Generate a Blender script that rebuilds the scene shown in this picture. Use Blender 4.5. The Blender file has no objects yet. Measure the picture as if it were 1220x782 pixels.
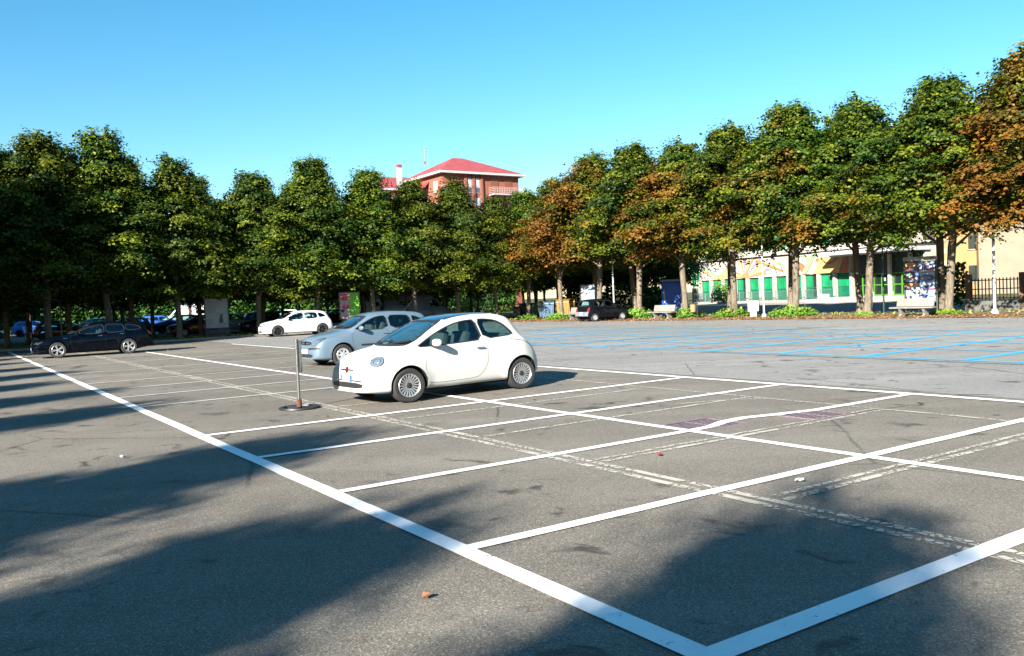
import bpy, bmesh, math, random
import numpy as np
from mathutils import Vector, Matrix
from mathutils.bvhtree import BVHTree
R = math.radians
PI = math.pi
random.seed(7)
rng = np.random.default_rng(11)
scene = bpy.context.scene
COL = scene.collection

# ------------------------------------------------------------------ materials
def mat(name):
    m = bpy.data.materials.new(name); m.use_nodes = True
    nt = m.node_tree; nt.nodes.clear()
    out = nt.nodes.new('ShaderNodeOutputMaterial')
    return m, nt, out
def nd(nt, t, **kw):
    n = nt.nodes.new(t)
    for k, v in kw.items():
        if k in n.inputs.keys() if isinstance(k, str) else False: n.inputs[k].default_value = v
        else: setattr(n, k, v)
    return n
def lk(nt, a, b): nt.links.new(a, b)
def rgb(c): return (c[0], c[1], c[2], 1.0)
def ramp(nt, stops, interp='LINEAR'):
    n = nt.nodes.new('ShaderNodeValToRGB'); cr = n.color_ramp; cr.interpolation = interp
    while len(cr.elements) < len(stops): cr.elements.new(0.5)
    for e, (p, c) in zip(cr.elements, stops): e.position = p; e.color = rgb(c)
    return n
def noise(nt, scale, detail=4, rough=.55, coord=None, dist=0.0):
    n = nt.nodes.new('ShaderNodeTexNoise'); n.inputs['Scale'].default_value = scale
    n.inputs['Detail'].default_value = detail; n.inputs['Roughness'].default_value = rough
    n.inputs['Distortion'].default_value = dist
    if coord is not None: lk(nt, coord, n.inputs['Vector'])
    return n
def mixc(nt, fac, a, b, mode='MIX'):
    n = nt.nodes.new('ShaderNodeMix'); n.data_type = 'RGBA'; n.blend_type = mode
    for sock, val in ((n.inputs[0], fac), (n.inputs[6], a), (n.inputs[7], b)):
        if isinstance(val, (int, float)): sock.default_value = val
        elif isinstance(val, tuple): sock.default_value = rgb(val)
        else: lk(nt, val, sock)
    return n.outputs[2]
def mathn(nt, op, a, b=None, c=None, clamp=False):
    n = nt.nodes.new('ShaderNodeMath'); n.operation = op; n.use_clamp = clamp
    for i, v in enumerate((a, b, c)):
        if v is None: continue
        if isinstance(v, (int, float)): n.inputs[i].default_value = v
        else: lk(nt, v, n.inputs[i])
    return n.outputs[0]
def maprange(nt, v, a, b, c=0.0, d=1.0, smooth=True):
    n = nt.nodes.new('ShaderNodeMapRange'); n.interpolation_type = 'SMOOTHSTEP' if smooth else 'LINEAR'
    lk(nt, v, n.inputs[0])
    for i, x in zip((1, 2, 3, 4), (a, b, c, d)): n.inputs[i].default_value = x
    return n.outputs[0]
def bump(nt, h, strength=.3, dist=.01):
    n = nt.nodes.new('ShaderNodeBump'); n.inputs['Strength'].default_value = strength
    n.inputs['Distance'].default_value = dist; lk(nt, h, n.inputs['Height']); return n.outputs[0]
def princ(nt, out, base=None, rough=.6, metal=0.0, spec=.5, coat=0.0, normal=None, trans=0.0, ior=1.5):
    p = nt.nodes.new('ShaderNodeBsdfPrincipled')
    if base is not None:
        if isinstance(base, tuple): p.inputs['Base Color'].default_value = rgb(base)
        else: lk(nt, base, p.inputs['Base Color'])
    if isinstance(rough, (int, float)): p.inputs['Roughness'].default_value = rough
    else: lk(nt, rough, p.inputs['Roughness'])
    p.inputs['Metallic'].default_value = metal; p.inputs['Specular IOR Level'].default_value = spec
    p.inputs['Coat Weight'].default_value = coat; p.inputs['Coat Roughness'].default_value = .03
    p.inputs['IOR'].default_value = ior
    if normal is not None: lk(nt, normal, p.inputs['Normal'])
    if out is not None: lk(nt, p.outputs[0], out.inputs[0])
    return p
def geo_pos(nt): return nt.nodes.new('ShaderNodeNewGeometry').outputs['Position']
def obj_pos(nt): return nt.nodes.new('ShaderNodeTexCoord').outputs['Object']

def plain(name, c, rough=.6, metal=0.0, var=.18, scale=6.0, spec=.5, coat=0.0, bmp=0.0):
    m, nt, out = mat(name); p = obj_pos(nt)
    c = tuple(x * .74 for x in c)
    n = noise(nt, scale, 5, .6, p)
    lo = tuple(x * (1 - var) for x in c); hi = tuple(min(1, x * (1 + var)) for x in c)
    rp = ramp(nt, [(.3, lo), (.7, hi)]); lk(nt, n.outputs[0], rp.inputs[0])
    nn = bump(nt, n.outputs[0], bmp, .02) if bmp else None
    princ(nt, out, rp.outputs[0], rough, metal, spec, coat, nn)
    return m

AANG0 = math.atan2(.8311, -.5561)
def m_asphalt(name, c1, c2, patch=.35, stains=True):
    m, nt, out = mat(name); p = geo_pos(nt)
    big = noise(nt, .10, 5, .6, p); mid = noise(nt, .9, 6, .65, p)
    fine = noise(nt, 55, 3, .8, p)
    vor = nt.nodes.new('ShaderNodeTexVoronoi'); vor.inputs['Scale'].default_value = 120; lk(nt, p, vor.inputs['Vector'])
    base = mixc(nt, maprange(nt, big.outputs[0], .35, .65), c1, c2)
    base = mixc(nt, maprange(nt, mid.outputs[0], .32, .7, 0, patch), base, tuple(x * .62 for x in c1))
    mp = nt.nodes.new('ShaderNodeMapping'); mp.inputs['Rotation'].default_value = (0, 0, -AANG0); mp.inputs['Scale'].default_value = (.10, .75, 1); lk(nt, p, mp.inputs[0])
    lane = noise(nt, 1.0, 4, .6, mp.outputs[0])                          # tyre-polished lanes run along the aisle
    base = mixc(nt, maprange(nt, lane.outputs[0], .48, .68, 0, .35), base, tuple(x * 1.35 for x in c2))
    base = mixc(nt, maprange(nt, lane.outputs[0], .50, .30, 0, .35), base, tuple(x * .62 for x in c1))
    # pale and dark aggregate grains
    sep = nt.nodes.new('ShaderNodeSeparateColor'); lk(nt, vor.outputs['Color'], sep.inputs[0])
    base = mixc(nt, maprange(nt, sep.outputs[0], .66, .98, 0, .5), base, tuple(min(1, x * 2.4) for x in c2))
    base = mixc(nt, maprange(nt, sep.outputs[1], .70, .98, 0, .65), base, tuple(x * .25 for x in c1))
    base = mixc(nt, maprange(nt, fine.outputs[0], .35, .7, 0, .40), base, tuple(x * .35 for x in c1))
    if stains:
        st = noise(nt, 2.1, 4, .55, p, .8); st2 = noise(nt, .22, 2, .5, p)
        f = mathn(nt, 'MULTIPLY', maprange(nt, st.outputs[0], .57, .70), maprange(nt, st2.outputs[0], .43, .55, 0, .85))
        base = mixc(nt, f, base, (.022, .018, .016))
        # hairline cracks
        cv = nt.nodes.new('ShaderNodeTexVoronoi'); cv.feature = 'DISTANCE_TO_EDGE'; cv.inputs['Scale'].default_value = .22
        wp = noise(nt, 1.2, 4, .6, p); wv = mixc(nt, .12, p, wp.outputs['Color'], 'ADD')
        lk(nt, wv, cv.inputs['Vector'])
        cr = maprange(nt, cv.outputs['Distance'], .0015, .006, .55, 0)
        cr = mathn(nt, 'MULTIPLY', cr, maprange(nt, noise(nt, .3, 2, .5, p).outputs[0], .48, .56))
        base = mixc(nt, cr, base, (.015, .013, .012))
    nn = bump(nt, mathn(nt, 'ADD', mathn(nt, 'MULTIPLY', sep.outputs[0], .6), fine.outputs[0]), .55, .012)
    princ(nt, out, base, .82, 0, .35, 0, nn)
    return m

def m_paint_line(name, c, asphalt, wear=.08, cracks=False, tile=None):
    """road paint, worn through to the asphalt under it"""
    m, nt, out = mat(name); p = geo_pos(nt)
    n = noise(nt, 3.2, 6, .7, p); f = noise(nt, 42, 3, .75, p)
    s = mathn(nt, 'ADD', mathn(nt, 'MULTIPLY', n.outputs[0], .55), mathn(nt, 'MULTIPLY', f.outputs[0], .45))
    k = maprange(nt, s, .5 - wear * .02 - .18 + wear * .42, .5 - .12 + wear * .42, 0, 1)
    if cracks:
        dirt0 = noise(nt, 1.9, 4, .65, p)
        v = nt.nodes.new('ShaderNodeTexVoronoi'); v.feature = 'DISTANCE_TO_EDGE'; v.inputs['Scale'].default_value = 13.0
        lk(nt, p, v.inputs['Vector'])
        k = mathn(nt, 'MULTIPLY', k, mathn(nt, 'MAXIMUM', maprange(nt, v.outputs['Distance'], .04, .13), maprange(nt, dirt0.outputs[0], .52, .60)))
    dirt = noise(nt, 1.1, 4, .6, p)
    col = mixc(nt, maprange(nt, dirt.outputs[0], .4, .75, 0, .45), c, tuple(x * .6 for x in c))
    pa = princ(nt, None, col, .6, 0, .3)
    tr = nt.nodes.new('ShaderNodeBsdfTransparent')
    mx = nt.nodes.new('ShaderNodeMixShader'); lk(nt, k, mx.inputs[0]); lk(nt, tr.outputs[0], mx.inputs[1]); lk(nt, pa.outputs[0], mx.inputs[2])
    lk(nt, mx.outputs[0], out.inputs[0])
    return m

def m_carpaint():
    m, nt, out = mat('car_paint')
    oi = nt.nodes.new('ShaderNodeObjectInfo')
    n = noise(nt, 3, 4, .6, obj_pos(nt))
    c = mixc(nt, maprange(nt, n.outputs[0], .35, .75, 0, .006), oi.outputs['Color'], (.30, .27, .23))
    princ(nt, out, c, .5, 0, .0, .32); return m
def m_metalpaint():
    m, nt, out = mat('metallic_car_paint')
    oi = nt.nodes.new('ShaderNodeObjectInfo')
    p = princ(nt, out, oi.outputs['Color'], .42, .25, .2, .7); return m
def m_glass(name, tint, dark=.0):
    m, nt, out = mat(name)
    tr = nt.nodes.new('ShaderNodeBsdfTransparent'); tr.inputs[0].default_value = rgb(tint)
    gl = nt.nodes.new('ShaderNodeBsdfGlossy'); gl.inputs['Roughness'].default_value = .015
    fr = nt.nodes.new('ShaderNodeFresnel'); fr.inputs['IOR'].default_value = 1.55
    f = mathn(nt, 'ADD', mathn(nt, 'MULTIPLY', fr.outputs[0], 1.8), .02, clamp=True)
    bf = nt.nodes.new('ShaderNodeNewGeometry').outputs['Backfacing']
    f = mathn(nt, 'MULTIPLY', f, mathn(nt, 'SUBTRACT', 1.0, bf))       # one reflection per pane
    mx = nt.nodes.new('ShaderNodeMixShader'); lk(nt, f, mx.inputs[0]); lk(nt, tr.outputs[0], mx.inputs[1]); lk(nt, gl.outputs[0], mx.inputs[2])
    lk(nt, mx.outputs[0], out.inputs[0]); return m

def m_leaf(name, g1, g2, brown, trans=.25, brown_on=True):
    m, nt, out = mat(name)
    at = nt.nodes.new('ShaderNodeAttribute'); at.attribute_name = 'tint'
    oi = nt.nodes.new('ShaderNodeObjectInfo')
    sepc = nt.nodes.new('ShaderNodeSeparateColor'); lk(nt, oi.outputs['Color'], sepc.inputs[0])
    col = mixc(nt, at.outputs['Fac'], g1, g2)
    hs = nt.nodes.new('ShaderNodeHueSaturation'); lk(nt, col, hs.inputs['Color'])
    lk(nt, mathn(nt, 'ADD', .485, mathn(nt, 'MULTIPLY', oi.outputs['Random'], .03)), hs.inputs['Hue'])
    lk(nt, mathn(nt, 'ADD', .85, mathn(nt, 'MULTIPLY', oi.outputs['Random'], .3)), hs.inputs['Value'])
    col = hs.outputs[0]
    if brown_on:
        pos = geo_pos(nt)
        rel = nt.nodes.new('ShaderNodeVectorMath'); rel.operation = 'SUBTRACT'
        lk(nt, pos, rel.inputs[0]); lk(nt, oi.outputs['Location'], rel.inputs[1])
        sx = nt.nodes.new('ShaderNodeSeparateXYZ'); lk(nt, rel.outputs[0], sx.inputs[0])
        n = noise(nt, .55, 4, .6, pos)
        # leaf scorch: strongest on the side that stands in the sun
        b = mathn(nt, 'ADD', n.outputs[0], mathn(nt, 'MULTIPLY', sx.outputs[0], -.075))
        b = mathn(nt, 'ADD', b, mathn(nt, 'MULTIPLY', at.outputs['Fac'], .10))
        b = mathn(nt, 'ADD', b, sepc.outputs[0])
        k = maprange(nt, b, .90, 1.16, 0, .85)
        br = mixc(nt, at.outputs['Fac'], tuple(x * .55 for x in brown), brown)
        col = mixc(nt, k, col, br)
    p = princ(nt, None, col, .55, 0, .2)
    tl = nt.nodes.new('ShaderNodeBsdfTranslucent'); lk(nt, mixc(nt, 1.0, col, (1.15, 1.25, .5), 'MULTIPLY'), tl.inputs[0])
    mx = nt.nodes.new('ShaderNodeMixShader'); mx.inputs[0].default_value = trans
    lk(nt, p.outputs[0], mx.inputs[1]); lk(nt, tl.outputs[0], mx.inputs[2]); lk(nt, mx.outputs[0], out.inputs[0])
    return m

def m_bark():
    m, nt, out = mat('bark'); p = obj_pos(nt)
    mp = nt.nodes.new('ShaderNodeMapping'); mp.inputs['Scale'].default_value = (9, 9, 1.6); lk(nt, p, mp.inputs[0])
    n = noise(nt, 1.6, 6, .7, mp.outputs[0], .4)
    rp = ramp(nt, [(.3, (.05, .04, .03)), (.55, (.135, .11, .082)), (.75, (.22, .185, .14))]); lk(nt, n.outputs[0], rp.inputs[0])
    princ(nt, out, rp.outputs[0], .9, 0, .2, 0, bump(nt, n.outputs[0], .7, .03)); return m

def m_soil():
    m, nt, out = mat('soil'); p = geo_pos(nt)
    n = noise(nt, .7, 6, .65, p); f = noise(nt, 14, 4, .7, p)
    rp = ramp(nt, [(.3, (.10, .07, .04)), (.5, (.19, .13, .07)), (.7, (.24, .175, .10))]); lk(nt, n.outputs[0], rp.inputs[0])
    c = mixc(nt, maprange(nt, f.outputs[0], .45, .7, 0, .7), rp.outputs[0], (.07, .05, .03))
    princ(nt, out, c, .95, 0, .1, 0, bump(nt, f.outputs[0], .6, .03)); return m
def m_ground():
    m, nt, out = mat('park_ground'); p = geo_pos(nt)
    n = noise(nt, .12, 6, .65, p); f = noise(nt, 9, 4, .7, p)
    rp = ramp(nt, [(.35, (.05, .07, .025)), (.5, (.08, .08, .035)), (.65, (.13, .11, .07))]); lk(nt, n.outputs[0], rp.inputs[0])
    c = mixc(nt, maprange(nt, f.outputs[0], .4, .7, 0, .5), rp.outputs[0], (.03, .035, .015))
    princ(nt, out, c, .95, 0, .1); return m
def m_brick(name, c1, c2, mortar, scale=5.0):
    m, nt, out = mat(name); p = obj_pos(nt)
    # box-map: height runs along z on every wall
    s = nt.nodes.new('ShaderNodeSeparateXYZ'); lk(nt, p, s.inputs[0])
    cb = nt.nodes.new('ShaderNodeCombineXYZ'); lk(nt, mathn(nt, 'ADD', s.outputs[0], s.outputs[1]), cb.inputs[0]); lk(nt, s.outputs[2], cb.inputs[1])
    b = nt.nodes.new('ShaderNodeTexBrick'); b.inputs['Scale'].default_value = scale
    b.inputs['Color1'].default_value = rgb(c1); b.inputs['Color2'].default_value = rgb(c2); b.inputs['Mortar'].default_value = rgb(mortar)
    lk(nt, cb.outputs[0], b.inputs['Vector'])
    n = noise(nt, .5, 5, .6, p)
    c = mixc(nt, maprange(nt, n.outputs[0], .4, .7, 0, .3), b.outputs[0], tuple(x * .7 for x in c1))
    princ(nt, out, c, .85, 0, .2); return m
def m_tiles(name, c1, c2):
    m, nt, out = mat(name); p = obj_pos(nt)
    s = nt.nodes.new('ShaderNodeSeparateXYZ'); lk(nt, p, s.inputs[0])
    w = mathn(nt, 'SINE', mathn(nt, 'MULTIPLY', s.outputs[2], 22.0))
    n = noise(nt, 1.5, 5, .7, p)
    f = mathn(nt, 'ADD', mathn(nt, 'MULTIPLY', w, .12), n.outputs[0])
    rp = ramp(nt, [(.3, c1), (.7, c2)]); lk(nt, f, rp.inputs[0])
    princ(nt, out, rp.outputs[0], .8, 0, .2, 0, bump(nt, w, .4, .03)); return m
def m_poster(name, cols, scale):
    """printed sheet: a collage of soft-edged coloured shapes"""
    m, nt, out = mat(name); p = obj_pos(nt)
    n = noise(nt, scale, 5, .6, p, 1.2)
    k = len(cols); rp = ramp(nt, [(.25 + .5 * i / max(1, k - 1), c) for i, c in enumerate(cols)], 'EASE'); lk(nt, n.outputs[0], rp.inputs[0])
    princ(nt, out, rp.outputs[0], .35, 0, .5); return m

ASPH = m_asphalt('asphalt', (.132, .115, .094), (.182, .162, .136))
ASPH_ROAD = m_asphalt('asphalt_road', (.195, .187, .176), (.245, .237, .226), .2)
ASPH_PATH = m_asphalt('asphalt_path', (.085, .08, .078), (.115, .11, .107), .3)
LINE_NEW = m_paint_line('line_paint_new', (.78, .765, .765), ASPH, .07)
LINE_MID = m_paint_line('line_paint_scuffed', (.48, .46, .43), ASPH, .16)
LINE_OLD = m_paint_line('line_paint_old', (.40, .37, .315), ASPH, .20, True)
LINE_FAINT = m_paint_line('line_paint_faint', (.40, .37, .33), ASPH, .36, True)
LINE_BLUE = m_paint_line('line_paint_blue', (.04, .36, .58), ASPH_ROAD, .12)
LINE_BLUE2 = m_paint_line('line_paint_blue_fresh', (.03, .34, .64), ASPH_ROAD, .0)
TAR = plain('crack_sealer', (.03, .027, .025), .7)
PAINT = m_carpaint(); MPAINT = m_metalpaint()
BLACK = plain('black_plastic', (.018, .018, .02), .5, 0, .15)
TRIM = plain('dark_trim', (.010, .010, .012), .8, 0, .1, 6, .2)
RUBBER = plain('tyre_rubber', (.022, .022, .023), .85, 0, .2, 20)
RIM = plain('alloy', (.62, .62, .64), .35, .75, .08)
RIMDARK = plain('dark_alloy', (.03, .03, .033), .4, .5, .1)
HUBCAP = plain('hubcap_silver', (.60, .61, .64), .4, .45, .08)
DISC = plain('brake_dark', (.02, .02, .022), .7, .3)  # dark brake disc behind the spokes
CHROME = plain('chrome', (.75, .76, .78), .12, 1.0, .05)
GLASS = m_glass('car_glass', (.74, .86, .84))
GLASS_D = m_glass('car_glass_dark', (.42, .48, .49))
LENS = m_glass('lamp_glass', (.9, .93, .95))
LAMP_IN = plain('lamp_reflector', (.24, .27, .31), .35, .1, .1)
REDLENS = plain('red_lens', (.55, .02, .02), .2, 0, .1, 6, .6, .5)
AMBER = plain('clear_lens', (.75, .72, .66), .25, 0, .05)
PLATE = plain('plate_white', (.75, .76, .75), .4, 0, .05)
PLATEB = plain('plate_blue', (.03, .12, .55), .4, 0, .05)
SEATM = plain('seat_fabric', (.06, .06, .065), .9, 0, .2, 30)
SEATC = plain('seat_ivory', (.50, .50, .44), .8, 0, .1, 30)
ROOFGL = plain('roof_glass_navy', (.008, .012, .05), .12, 0, .1, 4, .6, .6)
BADGE = plain('badge_red', (.11, .015, .025), .3, 0, .1, 6, .6, .6)
STEEL = plain('galvanised_steel', (.17, .18, .18), .45, .7, .15, 14)
GREYP = plain('grey_pole_paint', (.40, .41, .43), .55, .2, .15, 8)
DARKP = plain('dark_green_metal', (.015, .035, .025), .5, .2, .15)
RUST = plain('rust', (.12, .045, .022), .9, .1, .4, 20)
IRON = plain('cast_iron', (.26, .185, .215), .7, .4, .3, 16)
CONC = plain('concrete', (.30, .285, .265), .85, 0, .15, 5, .3, 0, .15)
CONCP = plain('pale_concrete', (.40, .37, .33), .85, 0, .12, 3, .3, 0, .1)
KERB = plain('kerb_stone', (.26, .245, .23), .85, 0, .2, 3, .3, 0, .2)
CONC_BENCH = plain('bench_concrete', (.21, .197, .177), .85, 0, .16, 6, .3, 0, .2)
SOIL = m_soil(); GROUND = m_ground(); BARK = m_bark()
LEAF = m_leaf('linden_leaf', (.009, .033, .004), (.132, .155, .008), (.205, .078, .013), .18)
LEAF_S = m_leaf('sucker_leaf', (.055, .13, .015), (.17, .25, .03), (.2, .1, .03), .25, False)
LEAF_F = m_leaf('fallen_leaf', (.14, .075, .035), (.24, .15, .075), (.2, .1, .03), .05, False)
GRASS = m_leaf('grass_blade', (.07, .10, .02), (.22, .22, .06), (.2, .1, .03), .2, False)
LEAF_H = m_leaf('hedge_leaf', (.015, .05, .010), (.06, .12, .02), (.2, .1, .03), .2, False)

# ------------------------------------------------------------------ mesh builder
class MB:
    def __init__(s): s.v = []; s.f = []; s.m = []
    def add(s, vs, fs, mi=0):
        o = len(s.v); s.v += [tuple(v) for v in vs]; s.f += [tuple(i + o for i in f) for f in fs]; s.m += [mi] * len(fs)
        return s
    def box(s, c, d, mi=0, rz=0.0, bev=0.0, M=None):
        x, y, z = d[0] / 2, d[1] / 2, d[2] / 2
        if bev <= 0:
            vs = [Vector((a * x, b * y, e * z)) for e in (-1, 1) for a, b in ((-1, -1), (1, -1), (1, 1), (-1, 1))]
            fs = [(3, 2, 1, 0), (4, 5, 6, 7), (0, 1, 5, 4), (1, 2, 6, 5), (2, 3, 7, 6), (3, 0, 4, 7)]
        else:
            bm = bmesh.new(); bmesh.ops.create_cube(bm, size=1.0)
            for v in bm.verts: v.co = Vector((v.co.x * d[0], v.co.y * d[1], v.co.z * d[2]))
            bmesh.ops.bevel(bm, geom=bm.edges[:], offset=min(bev, min(d) * .45), segments=2, affect='EDGES', profile=.6)
            vs = [v.co.copy() for v in bm.verts]; fs = [[v.index for v in f.verts] for f in bm.faces]; bm.free()
        T = Matrix.Translation(c) @ Matrix.Rotation(rz, 4, 'Z')
        if M is not None: T = Matrix.Translation(c) @ M
        return s.add([T @ v for v in vs], fs, mi)
    def tube(s, pts, rad, n=10, mi=0, cap=True):
        pts = [Vector(p) for p in pts]; rings = []
        if isinstance(rad, (int, float)): rad = [rad] * len(pts)
        for i, p in enumerate(pts):
            d = (pts[min(i + 1, len(pts) - 1)] - pts[max(i - 1, 0)]).normalized()
            u = d.cross(Vector((0, 0, 1)) if abs(d.z) < .9 else Vector((1, 0, 0))).normalized(); w = d.cross(u)
            rings.append([p + (u * math.cos(2 * PI * k / n) + w * math.sin(2 * PI * k / n)) * rad[i] for k in range(n)])
        vs = [v for r in rings for v in r]; fs = []
        for i in range(len(pts) - 1):
            for k in range(n):
                a, b = i * n + k, i * n + (k + 1) % n
                fs.append((a, b, b + n, a + n))
        if cap: fs.append(tuple(range(n))); fs.append(tuple(reversed(range((len(pts) - 1) * n, len(pts) * n))))
        return s.add(vs, fs, mi)
    def lathe(s, prof, n=24, mi=0, M=None, closed=False):
        """prof: (r, z) around z, then transformed by M"""
        M = M or Matrix.Identity(4); vs = []; fs = []; k = len(prof)
        for i in range(n):
            a = 2 * PI * i / n
            vs += [M @ Vector((r * math.cos(a), r * math.sin(a), z)) for r, z in prof]
        for i in range(n):
            j = (i + 1) % n
            for q in range(k if closed else k - 1):
                q2 = (q + 1) % k
                fs.append((i * k + q, j * k + q, j * k + q2, i * k + q2))
        return s.add(vs, fs, mi)
    def prism(s, poly, z0, z1, mi=0, M=None):
        M = M or Matrix.Identity(4); n = len(poly)
        vs = [M @ Vector((x, y, z0)) for x, y in poly] + [M @ Vector((x, y, z1)) for x, y in poly]
        fs = [tuple(reversed(range(n))), tuple(range(n, 2 * n))] + [(i, (i + 1) % n, (i + 1) % n + n, i + n) for i in range(n)]
        return s.add(vs, fs, mi)
    def mesh(s, name):
        me = bpy.data.meshes.new(name); me.from_pydata(s.v, [], s.f); me.update(); return me
    def build(s, name, mats, parent=None, smooth=None, loc=None):
        me = s.mesh(name)
        bm = bmesh.new(); bm.from_mesh(me); bmesh.ops.recalc_face_normals(bm, faces=bm.faces[:]); bm.to_mesh(me); bm.free()
        return finish(me, name, mats, parent, smooth, s.m)
def finish(me, name, mats, parent=None, smooth=None, mi=None):
    if not isinstance(mats, (list, tuple)): mats = [mats]
    for m in mats: me.materials.append(m)
    if mi is not None and len(mats) > 1: me.polygons.foreach_set('material_index', np.array(mi, dtype=np.int32))
    if smooth is not None:
        me.polygons.foreach_set('use_smooth', np.ones(len(me.polygons), dtype=bool))
        if smooth < 179: me.set_sharp_from_angle(angle=R(smooth))
    me.update()
    o = bpy.data.objects.new(name, me); COL.objects.link(o)
    if parent is not None: o.parent = parent
    return o
def thing(name, label, cat, loc=(0, 0, 0), rz=0.0, group=None):
    o = bpy.data.objects.new(name, None); COL.objects.link(o); o.empty_display_size = .2
    o.location = loc; o.rotation_euler = (0, 0, rz); return tag(o, label, cat, group)
def tag(o, label, cat, group=None, kind=None):
    if label: o['label'] = label
    if cat: o['category'] = cat
    if group: o['group'] = group
    if kind: o['kind'] = kind
    return o
def dup(root, loc, rz, label=None, group=None, scale=None, cat=None):
    tree_of = {}
    for k in bpy.data.objects:
        if k.parent is not None: tree_of.setdefault(k.parent.name, []).append(k)
    def rec(o, par):
        c = o.copy(); COL.objects.link(c)
        if par is not None: c.parent = par
        for k in tree_of.get(o.name, []): rec(k, c)
        return c
    r = rec(root, None); r.location = loc; r.rotation_euler = (0, 0, rz)
    if scale is not None: r.scale = scale if not isinstance(scale, (int, float)) else (scale,) * 3
    if label: r['label'] = label
    if group: r['group'] = group
    return r
def struct(o): o['kind'] = 'structure'; return o

# ------------------------------------------------------------------ site frame
HCAM = 1.675
O2 = Vector((.827, 3.831)); A2 = Vector((-.5561, .8311)); B2 = Vector((.8311, .5561))   # u along the aisle line, v along the bays
def uv(u, v, z=0.0):
    p = O2 + A2 * u + B2 * v; return Vector((p.x, p.y, z))
T0 = Vector((20.93, 40.84)); TD = Vector((-.639, .770)); TN = Vector((-.770, -.639))    # tree row on the far side; TN points to the lot
def row(s, d=0.0, z=0.0):
    p = T0 + TD * s + TN * d; return Vector((p.x, p.y, z))
BANG = math.atan2(B2.y, B2.x); AANG = math.atan2(A2.y, A2.x)

def sheet(name, pts, z, m):
    mb = MB(); mb.add([(p[0], p[1], z) for p in pts], [tuple(range(len(pts)))])
    return struct(mb.build(name, m))
def band(name, pts, w, z, m, step=None):
    """a strip of width w along the polyline pts (2-D)"""
    pts = [Vector((p[0], p[1])) for p in pts]; L = []; Rr = []
    for i, p in enumerate(pts):
        d = (pts[min(i + 1, len(pts) - 1)] - pts[max(i - 1, 0)]).normalized(); n = Vector((-d.y, d.x))
        ww = w[i] if isinstance(w, (list, tuple)) else w
        L.append(p + n * ww / 2); Rr.append(p - n * ww / 2)
    k = len(pts); vs = [(p.x, p.y, z) for p in L + Rr]
    fs = [(i, i + k, i + k + 1, i + 1) for i in range(k - 1)]
    mb = MB(); mb.add(vs, fs); return mb

# ground
g = MB(); g.add([(-900, -900, -.03), (900, -900, -.03), (900, 900, -.03), (-900, 900, -.03)], [(0, 1, 2, 3)])
struct(g.build('ground', GROUND))
UK = 49.4                                     # far edge of the lot (kerb)
KD = 3.9                                      # kerb distance in front of the right tree row
def isect_kerb(u):                            # where the line u=const meets the right-hand kerb
    base = O2 + A2 * u
    # base + B2*v on row line offset KD
    k = T0 + TN * KD; den = B2.x * TD.y - B2.y * TD.x
    d = k - base; v = (d.x * TD.y - d.y * TD.x) / den
    return v
vk = isect_kerb(UK)
kfar = row(-90, KD); kcorner = uv(UK, vk)
sheet('parking_lot', [uv(-60, -45), row(-70, KD), kcorner, uv(UK, -45)], 0.0, ASPH)
# paler road surface past the third line
def lotline(v, u0, u1): return [uv(u0, v), uv(u1, v)]
sheet('access_road', [uv(-40, 9.4), uv(-40, 13.9), uv(UK, 13.9), uv(UK, 9.4)], .004, ASPH_ROAD)
sheet('resident_bays', [uv(-30, 13.9), uv(-30, isect_kerb(-30)), kcorner, uv(UK, 13.9)], .004, ASPH_ROAD)

def line(name, pts, w, m, z=.010):
    return struct(band(name, pts, w, z, m).build(name, m))
def uvl(pts): return [uv(a, b) for a, b in pts]
def seg(u0, v0, u1, v1, n=24, jit=.0):
    return uvl([(u0 + (u1 - u0) * i / n + random.uniform(-jit, jit), v0 + (v1 - v0) * i / n + random.uniform(-jit, jit)) for i in range(n + 1)])
line('aisle_line', seg(-.07, 0, 48, 0, 60, .006), .15, LINE_NEW)
NEW = [(0, 0, 30), (2.2, .07, 30), (6.82, .07, 9.0), (9.08, .07, 9.0)]
for u, a, b_ in NEW: line('bay_line', seg(u, a, u, b_, 40, .006), .125 if u else .15, LINE_NEW, .0105)
wob = [(4.48, .07), (4.5, 1.2), (4.5, 2.4), (4.52, 3.6), (4.53, 4.3), (4.56, 4.9), (4.70, 5.3), (4.74, 5.7), (4.62, 6.2), (4.50, 6.8), (4.48, 7.6), (4.47, 9.0)]
line('bay_line', uvl(wob), [.12, .12, .12, .12, .12, .13, .16, .15, .15, .13, .12, .12], LINE_NEW, .0105)
for u, b_ in ((13.7, 4.5), (15.95, 4.5), (18.2, 4.5)): line('bay_line', seg(u, .07, u + .1, b_, 12, .01), .11, LINE_MID, .0105)
for k in range(10):
    u = 20.6 + 2.3 * k; line('bay_line', seg(u, .1, u, 9.0, 20, .015), .10, LINE_FAINT if k % 2 else LINE_MID, .0105)
line('bay_head_line', seg(-9, 4.5, 47.5, 4.56, 60, .008), .125, LINE_NEW, .011)
line('lane_edge_line', seg(-14, 9.06, 40, 9.06, 60, .006), .15, LINE_NEW, .011)
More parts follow.
